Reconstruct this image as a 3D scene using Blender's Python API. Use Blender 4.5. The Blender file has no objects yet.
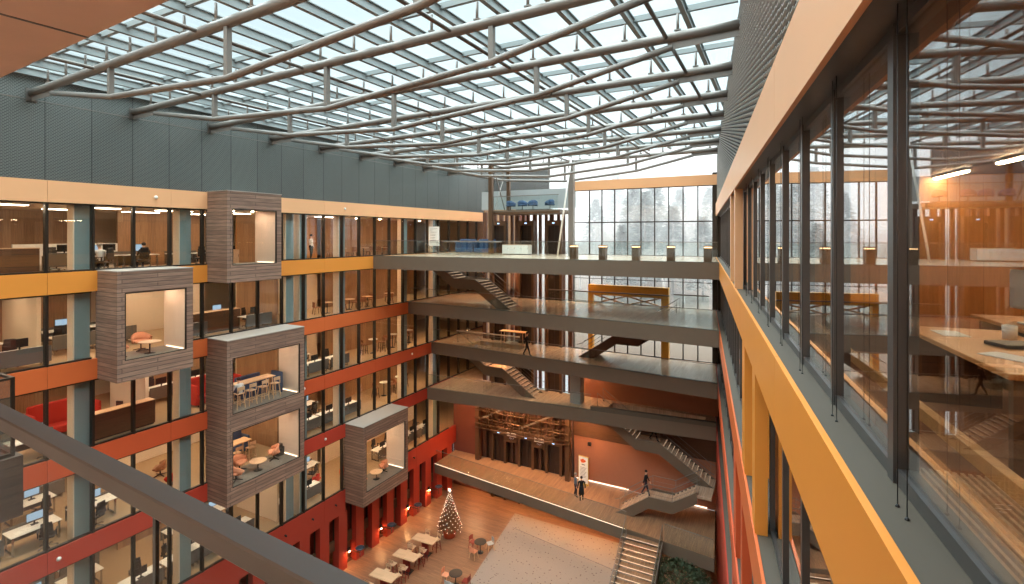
import bpy, bmesh, math, random
from mathutils import Vector, Matrix
random.seed(7)
scn = bpy.context.scene
COL = scn.collection

# ------------------------------------------------------------------ camera, sky, exposure
EYE = 21.65
ANG = math.radians(27.72)
CS, SN = math.cos(ANG), math.sin(ANG)
F, CX, HY = 510.0, 512.0, 235.0
CAM = Vector((25.0, 0.0, EYE))
cam_data = bpy.data.cameras.new('camera'); cam = bpy.data.objects.new('camera', cam_data); COL.objects.link(cam)
cam.location = CAM; cam.rotation_euler = (math.pi/2, 0, ANG)
cam_data.sensor_width = 36; cam_data.lens = 36*F/1024; cam_data.shift_y = -(292-HY)/1024
cam_data.clip_start = 0.05; cam_data.clip_end = 600
scn.camera = cam
scn.view_settings.view_transform = 'Standard'; scn.view_settings.look = 'None'
scn.view_settings.gamma = 1; scn.view_settings.use_curve_mapping = False
scn.view_settings.exposure = 0.42
try:
    c = scn.cycles; c.transparent_max_bounces = 28; c.max_bounces = 7; c.diffuse_bounces = 3; c.glossy_bounces = 3
    c.caustics_reflective = False; c.caustics_refractive = False; c.sample_clamp_indirect = 4.0
except Exception: pass
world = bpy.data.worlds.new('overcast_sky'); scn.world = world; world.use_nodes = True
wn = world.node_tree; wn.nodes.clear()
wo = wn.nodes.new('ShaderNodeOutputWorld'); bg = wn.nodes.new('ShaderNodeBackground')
wt = wn.nodes.new('ShaderNodeTexCoord'); wz = wn.nodes.new('ShaderNodeTexNoise'); wz.inputs['Scale'].default_value = 2.2; wz.inputs['Detail'].default_value = 3
wr = wn.nodes.new('ShaderNodeValToRGB'); wr.color_ramp.elements[0].position = .3; wr.color_ramp.elements[0].color = (.80, .88, .92, 1)
wr.color_ramp.elements[1].position = .7; wr.color_ramp.elements[1].color = (.96, .99, 1.0, 1)
wn.links.new(wt.outputs['Generated'], wz.inputs['Vector']); wn.links.new(wz.outputs['Fac'], wr.inputs['Fac'])
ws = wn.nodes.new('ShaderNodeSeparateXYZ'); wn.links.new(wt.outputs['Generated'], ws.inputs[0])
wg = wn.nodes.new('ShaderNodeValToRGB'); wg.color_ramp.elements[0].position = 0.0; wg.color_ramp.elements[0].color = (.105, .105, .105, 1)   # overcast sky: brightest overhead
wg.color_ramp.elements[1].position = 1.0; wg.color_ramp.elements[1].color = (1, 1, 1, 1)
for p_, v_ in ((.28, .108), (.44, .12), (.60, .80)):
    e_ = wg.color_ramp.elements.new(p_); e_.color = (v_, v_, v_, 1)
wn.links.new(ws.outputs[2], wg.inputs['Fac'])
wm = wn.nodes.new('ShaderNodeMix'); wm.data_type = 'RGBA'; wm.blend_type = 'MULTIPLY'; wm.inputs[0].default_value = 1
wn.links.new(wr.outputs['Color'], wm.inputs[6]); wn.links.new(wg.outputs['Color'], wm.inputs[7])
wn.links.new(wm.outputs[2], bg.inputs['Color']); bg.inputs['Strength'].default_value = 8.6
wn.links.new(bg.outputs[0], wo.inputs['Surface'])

# ------------------------------------------------------------------ levels (metres above the hall floor)
Z1, Z2, Z3, Z4, Z5, Z6 = 5.15, 9.40, 12.95, 16.55, 20.17, 23.75
LZ = {1: Z1, 2: Z2, 3: Z3, 4: Z4, 5: Z5, 6: Z6}
ZM = 3.0
YEND = 37.0
BAND = .83
LV = {5: 'top', 4: 'second', 3: 'third', 2: 'fourth', 1: 'lowest'}
ORD = ['first', 'second', 'third', 'fourth', 'fifth', 'sixth', 'seventh', 'eighth', 'ninth', 'tenth', 'eleventh', 'twelfth', 'thirteenth',
       'fourteenth', 'fifteenth', 'sixteenth', 'seventeenth', 'eighteenth', 'nineteenth', 'twentieth', 'twenty-first', 'twenty-second', 'twenty-third', 'twenty-fourth',
       'twenty-fifth', 'twenty-sixth', 'twenty-seventh', 'twenty-eighth', 'twenty-ninth', 'thirtieth', 'thirty-first', 'thirty-second', 'thirty-third', 'thirty-fourth']
def sight(px):
    a = (px-CX)/F
    return CS*a-SN, SN*a+CS
def at_z(px, py, z):                # survey helpers: where a sight line of the photo meets a level / a facade
    t = (z-EYE)/((HY-py)/F); dx, dy = sight(px)
    return Vector((25+dx*t, dy*t, z))
def at_y(px, y):
    dx, dy = sight(px); t = y/dy
    return 25+dx*t
def at_x(px, x):
    dx, dy = sight(px); t = (x-25)/dx
    return dy*t

# ------------------------------------------------------------------ materials
MATS = {}
def _new(name):
    m = bpy.data.materials.new(name); m.use_nodes = True; nt = m.node_tree; nt.nodes.clear()
    out = nt.nodes.new('ShaderNodeOutputMaterial'); return m, nt, out
def N(nt, typ, **kw):
    n = nt.nodes.new(typ)
    for k, v in kw.items():
        if k in n.inputs: n.inputs[k].default_value = v
        else: setattr(n, k, v)
    return n
def srgb(r, g, b):
    f = lambda c: (c/255/12.92) if c/255 <= .04045 else ((c/255+.055)/1.055)**2.4
    return (f(r), f(g), f(b), 1)
def plain(name, col, rough=.5, metal=0.0, var=.06, scale=3.0, bump=0.0, spec=.5):
    m, nt, out = _new(name)
    b = N(nt, 'ShaderNodeBsdfPrincipled', Roughness=rough, Metallic=metal); b.inputs['Specular IOR Level'].default_value = spec
    tc = N(nt, 'ShaderNodeTexCoord'); nz = N(nt, 'ShaderNodeTexNoise', Scale=scale, Detail=4.0)
    nt.links.new(tc.outputs['Object'], nz.inputs['Vector'])
    mx = N(nt, 'ShaderNodeMix', data_type='RGBA'); c = col
    mx.inputs[6].default_value = (c[0]*(1-var), c[1]*(1-var), c[2]*(1-var), 1); mx.inputs[7].default_value = (min(1, c[0]*(1+var)), min(1, c[1]*(1+var)), min(1, c[2]*(1+var)), 1)
    nt.links.new(nz.outputs['Fac'], mx.inputs[0]); nt.links.new(mx.outputs[2], b.inputs['Base Color'])
    if bump:
        bp = N(nt, 'ShaderNodeBump', Strength=bump, Distance=.01); nt.links.new(nz.outputs['Fac'], bp.inputs['Height']); nt.links.new(bp.outputs[0], b.inputs['Normal'])
    nt.links.new(b.outputs[0], out.inputs[0]); MATS[name] = m; return m
def planks(name, c1, c2, axis='Z', width=.12, length=2.4, rough=.45, gap=.004, bump=.3, grain=1.0):
    """boards laid along one axis; brick texture for the boards, stretched noise for the grain"""
    m, nt, out = _new(name)
    b = N(nt, 'ShaderNodeBsdfPrincipled', Roughness=rough)
    tc = N(nt, 'ShaderNodeTexCoord'); mp = N(nt, 'ShaderNodeMapping')
    sep = N(nt, 'ShaderNodeSeparateXYZ'); cmb = N(nt, 'ShaderNodeCombineXYZ')
    nt.links.new(tc.outputs['Object'], sep.inputs[0])
    add = N(nt, 'ShaderNodeMath', operation='ADD'); nt.links.new(sep.outputs[0], add.inputs[0]); nt.links.new(sep.outputs[1], add.inputs[1])
    if axis == 'Z': nt.links.new(add.outputs[0], cmb.inputs[0]); nt.links.new(sep.outputs[2], cmb.inputs[1])       # horizontal boards stacked in height
    elif axis == 'V': nt.links.new(sep.outputs[2], cmb.inputs[0]); nt.links.new(add.outputs[0], cmb.inputs[1])     # upright boards
    elif axis == 'X': nt.links.new(sep.outputs[0], cmb.inputs[0]); nt.links.new(sep.outputs[1], cmb.inputs[1])     # floor boards running in x
    else: nt.links.new(sep.outputs[1], cmb.inputs[0]); nt.links.new(sep.outputs[0], cmb.inputs[1])                 # floor boards running in y
    br = N(nt, 'ShaderNodeTexBrick', offset=.43); br.inputs['Scale'].default_value = 1.0; br.inputs['Brick Width'].default_value = length; br.inputs['Row Height'].default_value = width
    br.inputs['Mortar Size'].default_value = gap; br.inputs['Mortar Smooth'].default_value = .1
    br.inputs['Color1'].default_value = c1; br.inputs['Color2'].default_value = c2; br.inputs['Mortar'].default_value = (c1[0]*.42, c1[1]*.42, c1[2]*.42, 1)
    nt.links.new(cmb.outputs[0], br.inputs['Vector'])
    mp.inputs['Scale'].default_value = (1.2, 22, 1); nt.links.new(cmb.outputs[0], mp.inputs[0])
    nz = N(nt, 'ShaderNodeTexNoise', Scale=1.0, Detail=6.0); nt.links.new(mp.outputs[0], nz.inputs['Vector'])
    rp = N(nt, 'ShaderNodeValToRGB'); rp.color_ramp.elements[0].color = (1-.4*grain,)*3+(1,); rp.color_ramp.elements[1].color = (1+.0*grain,)*3+(1,); rp.color_ramp.elements[0].position = .3; rp.color_ramp.elements[1].position = .7
    nt.links.new(nz.outputs['Fac'], rp.inputs[0])
    mx = N(nt, 'ShaderNodeMix', data_type='RGBA', blend_type='MULTIPLY'); mx.inputs[0].default_value = 1
    nt.links.new(br.outputs['Color'], mx.inputs[6]); nt.links.new(rp.outputs[0], mx.inputs[7]); nt.links.new(mx.outputs[2], b.inputs['Base Color'])
    if bump:
        bp = N(nt, 'ShaderNodeBump', Strength=bump, Distance=.01, invert=True); nt.links.new(br.outputs['Fac'], bp.inputs['Height']); nt.links.new(bp.outputs[0], b.inputs['Normal'])
    nt.links.new(b.outputs[0], out.inputs[0]); MATS[name] = m; return m
def glass(name, tint=(.93, .95, .94), boost=1.6, rough=0.0):
    m, nt, out = _new(name)
    tr = N(nt, 'ShaderNodeBsdfTransparent', Color=tint+(1,)); gl = N(nt, 'ShaderNodeBsdfGlossy', Roughness=rough); gl.inputs['Color'].default_value = (.97, .97, .97, 1)
    lw = N(nt, 'ShaderNodeLayerWeight', Blend=.5); pw = N(nt, 'ShaderNodeMath', operation='POWER'); pw.inputs[1].default_value = 5.0      # Schlick reflectance, the same from both sides of the pane
    ma = N(nt, 'ShaderNodeMath', operation='MULTIPLY_ADD'); ma.inputs[1].default_value = .96; ma.inputs[2].default_value = .04
    mu = N(nt, 'ShaderNodeMath', operation='MULTIPLY', use_clamp=True); mu.inputs[1].default_value = boost
    nt.links.new(lw.outputs['Facing'], pw.inputs[0]); nt.links.new(pw.outputs[0], ma.inputs[0]); nt.links.new(ma.outputs[0], mu.inputs[0]); mx = N(nt, 'ShaderNodeMixShader')
    nt.links.new(mu.outputs[0], mx.inputs[0]); nt.links.new(tr.outputs[0], mx.inputs[1]); nt.links.new(gl.outputs[0], mx.inputs[2]); nt.links.new(mx.outputs[0], out.inputs[0])
    MATS[name] = m; return m
def glow(name, col, strength):
    m, nt, out = _new(name); e = N(nt, 'ShaderNodeEmission', Strength=strength); e.inputs['Color'].default_value = col+(1,)
    nt.links.new(e.outputs[0], out.inputs[0]); MATS[name] = m; return m
def perforated(name, c_hole, c_metal, wx=.11, wz=.055, seam=1.5):
    """expanded-metal sheet: staggered slots, with a panel seam every 1.5 m"""
    m, nt, out = _new(name); b = N(nt, 'ShaderNodeBsdfPrincipled', Roughness=.5, Metallic=.2)
    tc = N(nt, 'ShaderNodeTexCoord'); sep = N(nt, 'ShaderNodeSeparateXYZ'); cmb = N(nt, 'ShaderNodeCombineXYZ'); nt.links.new(tc.outputs['Object'], sep.inputs[0])
    nt.links.new(sep.outputs[1], cmb.inputs[0]); nt.links.new(sep.outputs[2], cmb.inputs[1])
    br = N(nt, 'ShaderNodeTexBrick', offset=.5); br.inputs['Scale'].default_value = 1; br.inputs['Brick Width'].default_value = wx; br.inputs['Row Height'].default_value = wz
    br.inputs['Mortar Size'].default_value = .016; br.inputs['Mortar Smooth'].default_value = .3
    br.inputs['Color1'].default_value = c_hole; br.inputs['Color2'].default_value = c_hole; br.inputs['Mortar'].default_value = c_metal
    nt.links.new(cmb.outputs[0], br.inputs['Vector'])
    b2 = N(nt, 'ShaderNodeTexBrick', offset=0); b2.inputs['Scale'].default_value = 1; b2.inputs['Brick Width'].default_value = seam; b2.inputs['Row Height'].default_value = 40
    b2.inputs['Mortar Size'].default_value = .018; b2.inputs['Color1'].default_value = (1, 1, 1, 1); b2.inputs['Color2'].default_value = (.9, .9, .9, 1); b2.inputs['Mortar'].default_value = (.35, .35, .35, 1)
    ad = N(nt, 'ShaderNodeVectorMath', operation='ADD'); ad.inputs[1].default_value = (.0, 17, 0); nt.links.new(cmb.outputs[0], ad.inputs[0]); nt.links.new(ad.outputs[0], b2.inputs['Vector'])
    nz = N(nt, 'ShaderNodeTexNoise', Scale=.7, Detail=3.0); nt.links.new(cmb.outputs[0], nz.inputs['Vector'])
    mx = N(nt, 'ShaderNodeMix', data_type='RGBA', blend_type='MULTIPLY'); mx.inputs[0].default_value = 1; nt.links.new(br.outputs[0], mx.inputs[6]); nt.links.new(b2.outputs[0], mx.inputs[7])
    nt.links.new(mx.outputs[2], b.inputs['Base Color']); nt.links.new(b.outputs[0], out.inputs[0]); MATS[name] = m; return m
def speckle(name, c, c2, scale=60):
    m, nt, out = _new(name); b = N(nt, 'ShaderNodeBsdfPrincipled', Roughness=.8)
    tc = N(nt, 'ShaderNodeTexCoord'); v = N(nt, 'ShaderNodeTexVoronoi', Scale=4.2); nt.links.new(tc.outputs['Object'], v.inputs['Vector'])
    rp = N(nt, 'ShaderNodeValToRGB'); rp.color_ramp.elements[0].position = .10; rp.color_ramp.elements[0].color = c2; rp.color_ramp.elements[1].position = .22; rp.color_ramp.elements[1].color = c
    nt.links.new(v.outputs['Distance'], rp.inputs[0])
    nz = N(nt, 'ShaderNodeTexNoise', Scale=scale, Detail=2.0); nt.links.new(tc.outputs['Object'], nz.inputs['Vector'])
    mx = N(nt, 'ShaderNodeMix', data_type='RGBA', blend_type='MULTIPLY'); mx.inputs[0].default_value = .5; nt.links.new(rp.outputs[0], mx.inputs[6]); nt.links.new(nz.outputs['Fac'], mx.inputs[7])
    nt.links.new(mx.outputs[2], b.inputs['Base Color']); nt.links.new(b.outputs[0], out.inputs[0]); MATS[name] = m; return m

M_peach = plain('peach_panel', srgb(232, 172, 124), .4, var=.05, scale=.8)
M_amber = plain('amber_panel', srgb(224, 140, 56), .4, var=.05, scale=.8)
M_orange = plain('orange_panel', srgb(206, 100, 50), .4, var=.06, scale=.8)
M_rust = plain('rust_panel', srgb(200, 84, 46), .4, var=.06, scale=.8)
M_red = plain('red_panel', srgb(182, 62, 44), .4, var=.06, scale=.8)
M_base = plain('base_red_panel', srgb(166, 54, 38), .45, var=.08, scale=.8)
BANDM = {6: M_peach, 5: M_amber, 4: M_orange, 3: M_rust, 2: M_red, 1: M_base}
M_mull = plain('bronze_mullion', srgb(62, 54, 46), .35, .6)
M_mullr = plain('grey_mullion', srgb(96, 92, 90), .32, .6)
M_ledge = plain('zinc_ledge', srgb(84, 74, 62), .6, .1)
M_roofs = plain('pale_box_roof', srgb(158, 145, 133), .6, var=.05)
M_steel = plain('grey_painted_steel', srgb(122, 113, 105), .38, .15, var=.04)
M_purlin = plain('pale_grey_steel', srgb(138, 142, 140), .5, .1, var=.03)
M_darkst = plain('dark_steel_rod', srgb(104, 98, 92), .4, .4)
M_fascia = plain('taupe_fascia', srgb(110, 93, 77), .5, .1, var=.05)
M_soffit = plain('brown_soffit', srgb(108, 78, 62), .6, var=.05)
M_deck = planks('deck_boards', srgb(216, 184, 156), srgb(202, 168, 140), 'Y', .14, 2.2, .2, .004, .3, .7)
M_hall = planks('hall_boards', srgb(164, 116, 84), srgb(146, 100, 72), 'X', .16, 2.6, .4)
M_clad = planks('walnut_cladding', srgb(168, 132, 110), srgb(142, 108, 90), 'Z', .18, 3.1, .55, .018, .6, 1.3)
M_cladd = planks('dark_cladding', srgb(86, 66, 52), srgb(74, 56, 44), 'Z', .2, 3.3, .6, .006, .4, 1.2)
M_woodv = planks('upright_wood_panel', srgb(182, 140, 102), srgb(162, 120, 86), 'V', .4, 3.4, .45, .003, .2, .8)
M_oak = planks('oak_top', srgb(226, 182, 142), srgb(214, 168, 128), 'X', .3, 2, .4, .001, 0, .5)
M_darkwood = planks('dark_wood', srgb(110, 76, 52), srgb(98, 66, 44), 'Z', .4, 2, .5, .003, .2, .8)
M_orangewood = planks('orange_wood', srgb(208, 148, 90), srgb(196, 136, 80), 'V', .6, 3, .45, .003, .1, .5)
M_grid = perforated('expanded_metal', srgb(50, 53, 51), srgb(110, 112, 107))
M_slatm = plain('grey_slat', srgb(172, 174, 172), .5, .1)
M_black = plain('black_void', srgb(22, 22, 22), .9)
M_teal = plain('teal_column', srgb(126, 142, 140), .45, var=.05)
M_cream = plain('cream_plaster', srgb(226, 202, 174), .8, var=.03)
M_white = plain('white_lacquer', srgb(232, 226, 216), .4, var=.02)
M_lining = plain('pale_lining', srgb(226, 204, 184), .6, var=.02)
M_carpet = plain('beige_carpet', srgb(168, 138, 104), .95, var=.12, scale=9, bump=.2)
M_carpetb = plain('rust_brown_carpet', srgb(150, 96, 62), .95, var=.12, scale=9, bump=.2)
M_greyfl = plain('grey_box_floor', srgb(120, 108, 96), .7, var=.06)
M_ceil = plain('office_ceiling', srgb(206, 184, 160), .8, var=.02)
M_blackp = plain('black_plastic', srgb(30, 28, 28), .45, var=.1)
M_chrome = plain('chrome', srgb(190, 190, 190), .2, .9)
M_greypan = plain('grey_felt_panel', srgb(108, 100, 92), .9, var=.06, scale=20)
M_peachf = plain('peach_fabric', srgb(226, 150, 112), .9, var=.06, scale=30, bump=.2)
M_orangef = plain('orange_fabric', srgb(226, 96, 42), .9, var=.06, scale=30, bump=.2)
M_redf = plain('red_fabric', srgb(190, 48, 34), .9, var=.06, scale=30, bump=.2)
M_bluef = plain('blue_fabric', srgb(60, 82, 112), .9, var=.06, scale=30, bump=.2)
M_brownf = plain('brown_leather', srgb(150, 98, 66), .6, var=.08, scale=10, bump=.2)
M_brass = plain('copper_pot', srgb(196, 92, 60), .3, .7)
M_paper = plain('white_paper', srgb(240, 236, 228), .7, var=.01)
M_green = plain('dark_leaf', srgb(58, 70, 42), .7, var=.25, scale=6)
M_fir = plain('fir_needles', srgb(140, 84, 44), .75, var=.3, scale=9)
M_bark = plain('bark', srgb(96, 74, 58), .9, var=.2, scale=8)
M_wbark = plain('haze_pale_bark', srgb(178, 174, 170), .9, var=.2, scale=3)  # bark colour paled to stand in for haze outside
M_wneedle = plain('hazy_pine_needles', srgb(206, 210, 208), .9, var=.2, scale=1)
def leafy(name, col):
    m, nt, out = _new(name); d = N(nt, 'ShaderNodeBsdfDiffuse'); t = N(nt, 'ShaderNodeBsdfTranslucent'); d.inputs['Color'].default_value = col; t.inputs['Color'].default_value = col
    mx = N(nt, 'ShaderNodeMixShader'); mx.inputs[0].default_value = .5; nt.links.new(d.outputs[0], mx.inputs[1]); nt.links.new(t.outputs[0], mx.inputs[2]); nt.links.new(mx.outputs[0], out.inputs[0]); MATS[name] = m; return m
M_wneedle = leafy('haze_pale_pine_needles', srgb(150, 156, 154))  # haze over the pines is put into this pale needle colour
M_hill = plain('winter_field', srgb(92, 80, 68), .95, var=.25, scale=.3)
M_carpetg = speckle('terrazzo_carpet', srgb(174, 154, 140), srgb(110, 78, 60))
M_skin = plain('skin', srgb(210, 160, 128), .55, var=.04)
M_hairb = plain('dark_hair', srgb(38, 28, 22), .7)
M_hairl = plain('grey_hair', srgb(150, 140, 130), .7)
M_shirtw = plain('white_shirt', srgb(222, 218, 214), .85)
M_shirtb = plain('blue_grey_jacket', srgb(98, 112, 128), .85)
M_shirtk = plain('black_cloth', srgb(28, 26, 28), .9)
M_shirtr = plain('brown_sweater', srgb(120, 74, 54), .9)
M_jeans = plain('dark_trousers', srgb(48, 48, 58), .9)
M_yellow = plain('yellow_steel', srgb(226, 166, 52), .45, var=.04)
M_brownm = plain('bronze_metal', srgb(104, 78, 58), .4, .5)
M_slatb = plain('brown_slat', srgb(98, 62, 44), .55, var=.08)
M_doorg = plain('dark_lift_door', srgb(58, 46, 40), .3, .4)
M_wallmz = plain('terracotta_wall', srgb(172, 112, 84), .7, var=.04)
M_text = plain('grey_print', srgb(120, 110, 104), .8)
M_wine = plain('wine_red_plastic', srgb(140, 44, 34), .5)
G_pane = glass('window_glass', (.97, .975, .965), .9)
G_paner = glass('grazing_window_glass', (.95, .94, .92), 1.45)
G_roof = glass('roof_glass', (.70, .82, .84), .3)
G_bal = glass('balustrade_glass', (.92, .965, .96), 1.5)
E_off = glow('office_luminaire', (1.0, .79, .56), 15.0)
E_offr = glow('inner_luminaire', (1.0, .76, .46), 75.0)
E_warm = glow('warm_downlight', (1.0, .56, .27), 750.0)
E_strip = glow('led_strip', (1.0, .76, .54), 2.6)
E_box = glow('box_downlight', (1.0, .78, .58), 330.0)
E_nose = glow('tread_led', (1.0, .70, .46), .8)
E_bulb = glow('fairy_bulb', (1.0, .78, .55), 4.0)
E_lamp = glow('wall_lamp_light', (1.0, .52, .2), 650.0)
E_boll = glow('bollard_light', (1.0, .55, .25), 4.0)
E_scr = glow('monitor_screen', (.45, .62, .78), .7)
E_ind = glow('lift_indicator', (.35, .6, 1.0), 2.5)

# ------------------------------------------------------------------ mesh builder
class MB:
    def __init__(s): s.v = []; s.f = []; s.m = []; s.sm = []; s.cur = 0; s.smooth = False
    def face(s, idx): s.f.append(idx); s.m.append(s.cur); s.sm.append(s.smooth)
    def pts(s, ps):
        b = len(s.v); s.v += [tuple(p) for p in ps]; return b
    def box(s, x0, y0, z0, x1, y1, z1):
        if x0 > x1: x0, x1 = x1, x0
        if y0 > y1: y0, y1 = y1, y0
        if z0 > z1: z0, z1 = z1, z0
        b = s.pts([(x0, y0, z0), (x1, y0, z0), (x1, y1, z0), (x0, y1, z0), (x0, y0, z1), (x1, y0, z1), (x1, y1, z1), (x0, y1, z1)])
        for q in ((0, 3, 2, 1), (4, 5, 6, 7), (0, 1, 5, 4), (1, 2, 6, 5), (2, 3, 7, 6), (3, 0, 4, 7)): s.face([b+i for i in q])
        return s
    def rbox(s, x0, y0, z0, x1, y1, z1, r=.02):
        """box with chamfered upright and top edges"""
        r = min(r, (x1-x0)/2.01, (y1-y0)/2.01, (z1-z0)/2.01)
        def ring(z, k): return [(x0+k+r, y0+k, z), (x1-k-r, y0+k, z), (x1-k, y0+k+r, z), (x1-k, y1-k-r, z), (x1-k-r, y1-k, z), (x0+k+r, y1-k, z), (x0+k, y1-k-r, z), (x0+k, y0+k+r, z)]
        R = [ring(z0, r*.7), ring(z0+r, 0), ring(z1-r, 0), ring(z1, r*.7)]
        b = [s.pts(q) for q in R]
        for i in range(3):
            for j in range(8): s.face([b[i]+j, b[i]+(j+1) % 8, b[i+1]+(j+1) % 8, b[i+1]+j])
        s.face([b[0]+j for j in range(7, -1, -1)]); s.face([b[3]+j for j in range(8)])
        return s
    def prism(s, poly, vec):
        """closed polygon (3-D points) pushed along vec"""
        n = len(poly); a = s.pts(poly); c = s.pts([Vector(p)+Vector(vec) for p in poly])
        s.face([a+i for i in range(n-1, -1, -1)]); s.face([c+i for i in range(n)])
        for i in range(n): s.face([a+i, a+(i+1) % n, c+(i+1) % n, c+i])
        return s
    def bar(s, p0, p1, w, h, up=(0, 0, 1)):
        p0, p1 = Vector(p0), Vector(p1); d = (p1-p0).normalized(); u = Vector(up)
        if abs(d.dot(u)) > .98: u = Vector((1, 0, 0))
        sd = d.cross(u).normalized(); u = sd.cross(d).normalized(); sd *= w/2; u *= h/2
        b = s.pts([p0-sd-u, p0+sd-u, p0+sd+u, p0-sd+u, p1-sd-u, p1+sd-u, p1+sd+u, p1-sd+u])
        for q in ((0, 3, 2, 1), (4, 5, 6, 7), (0, 1, 5, 4), (1, 2, 6, 5), (2, 3, 7, 6), (3, 0, 4, 7)): s.face([b+i for i in q])
        return s
    def tube(s, pts, r, n=10, caps=True):
        pts = [Vector(p) for p in pts]; rs = r if isinstance(r, (list, tuple)) else [r]*len(pts)
        prev = None; rings = []; sm = s.smooth; s.smooth = True
        ref = None
        for i, p in enumerate(pts):
            if i == 0: d = pts[1]-p
            elif i == len(pts)-1: d = p-pts[i-1]
            else: d = (pts[i+1]-p).normalized()+(p-pts[i-1]).normalized()
            d.normalize()
            if ref is None: ref = Vector((0, 0, 1)) if abs(d.z) < .9 else Vector((1, 0, 0))
            a = d.cross(ref).normalized(); b = a.cross(d).normalized(); ref = b
            rings.append(s.pts([p+a*math.cos(2*math.pi*k/n)*rs[i]+b*math.sin(2*math.pi*k/n)*rs[i] for k in range(n)]))
        for i in range(len(rings)-1):
            for k in range(n): s.face([rings[i]+k, rings[i]+(k+1) % n, rings[i+1]+(k+1) % n, rings[i+1]+k])
        s.smooth = False
        if caps: s.face([rings[0]+k for k in range(n-1, -1, -1)]); s.face([rings[-1]+k for k in range(n)])
        s.smooth = sm; return s
    def lathe(s, prof, n=20, c=(0, 0, 0)):
        sm = s.smooth; s.smooth = True; rings = []
        for r, z in prof: rings.append(s.pts([(c[0]+r*math.cos(2*math.pi*k/n), c[1]+r*math.sin(2*math.pi*k/n), c[2]+z) for k in range(n)]))
        for i in range(len(rings)-1):
            for k in range(n): s.face([rings[i]+k, rings[i]+(k+1) % n, rings[i+1]+(k+1) % n, rings[i+1]+k])
        s.smooth = False; s.face([rings[0]+k for k in range(n-1, -1, -1)]); s.face([rings[-1]+k for k in range(n)]); s.smooth = sm
        return s
    def ball(s, c, r, n=8, m=6, sc=(1, 1, 1)):
        prof = []
        b0 = len(s.v); sm = s.smooth; s.smooth = True
        for i in range(1, m):
            a = math.pi*i/m
            for k in range(n): s.v.append((c[0]+sc[0]*r*math.sin(a)*math.cos(2*math.pi*k/n), c[1]+sc[1]*r*math.sin(a)*math.sin(2*math.pi*k/n), c[2]-sc[2]*r*math.cos(a)))
        lo = s.pts([(c[0], c[1], c[2]-sc[2]*r), (c[0], c[1], c[2]+sc[2]*r)]); hi = lo+1
        for i in range(m-2):
            for k in range(n): s.face([b0+i*n+k, b0+i*n+(k+1) % n, b0+(i+1)*n+(k+1) % n, b0+(i+1)*n+k])
        for k in range(n): s.face([lo, b0+(k+1) % n, b0+k]); s.face([hi, b0+(m-2)*n+k, b0+(m-2)*n+(k+1) % n])
        s.smooth = sm; return s
    def mesh(s, name, mats):
        me = bpy.data.meshes.new(name); me.from_pydata(s.v, [], s.f)
        for m in (mats if isinstance(mats, (list, tuple)) else [mats]): me.materials.append(m)
        me.polygons.foreach_set('material_index', s.m); me.polygons.foreach_set('use_smooth', s.sm)
        me.update(); return me
    def build(s, name, mats, parent=None, loc=(0, 0, 0), rz=0.0):
        return place(name, s.mesh(name, mats), parent, loc, rz)
def place(name, me, parent=None, loc=(0, 0, 0), rz=0.0):
    o = bpy.data.objects.new(name, me); COL.objects.link(o); o.location = loc; o.rotation_euler = (0, 0, rz)
    if parent: o.parent = parent
    return o
def tag(o, label=None, cat=None, group=None, kind=None):
    if label: o['label'] = label
    if cat: o['category'] = cat
    if group: o['group'] = group
    if kind: o['kind'] = kind
    return o
def thing(name, label, cat, loc=(0, 0, 0), rz=0.0, group=None):
    o = bpy.data.objects.new(name, None); COL.objects.link(o); o.location = loc; o.rotation_euler = (0, 0, rz); o.empty_display_size = .1
    return tag(o, label, cat, group)
KIDS = {}
def dup(src, label, loc, rz=0.0, scale=None, group=None):
    """a copy of a thing, of its parts and of their sub-parts"""
    def cp(o, par):
        c = o.copy(); COL.objects.link(c)
        if par: c.parent = par
        for ch in o.children: cp(ch, c)
        return c
    r = cp(src, None); r.location = loc; r.rotation_euler = (0, 0, rz); r['label'] = label
    if scale: r.scale = scale
    if group: r['group'] = group
    return r
STN = {'trim': 0, 'window': 0, 'door': 0}
def num(k): STN[k] += 1; return '%s_%d' % (k, STN[k])
def struct(name, mb, mats, label=None, cat=None, loc=(0, 0, 0), parent=None):
    o = mb.build(name, mats, parent, loc); o['kind'] = 'structure'
    if label: o['label'] = label
    if cat: o['category'] = cat
    return o
def cut(o, cutters):
    """cut stair wells out of a slab, then keep the plain mesh"""
    for mb in cutters:
        t = mb.build('well', M_black); md = o.modifiers.new('well', 'BOOLEAN'); md.operation = 'DIFFERENCE'; md.solver = 'EXACT'; md.object = t
        dg = bpy.context.evaluated_depsgraph_get(); me = bpy.data.meshes.new_from_object(o.evaluated_get(dg)); o.modifiers.clear(); o.data = me
        bpy.data.objects.remove(t)

# ------------------------------------------------------------------ near facade frame (the glazed wall right beside the camera)
UR = Vector((-.1254, .9921, 0)); NR = Vector((.9921, .1254, 0))
def R(n, u, z): return Vector((25, 0, 0))+NR*n+UR*u+Vector((0, 0, z))
RROT = math.atan2(UR.y, UR.x)-math.pi/2       # local y runs along the facade, local x points into the building
R0 = Vector((25, 0, 0))
UEND = 37.6
def right_x(y, n=.81): return 25+NR.x*n+UR.x*((y-NR.y*n)/UR.y)

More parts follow.
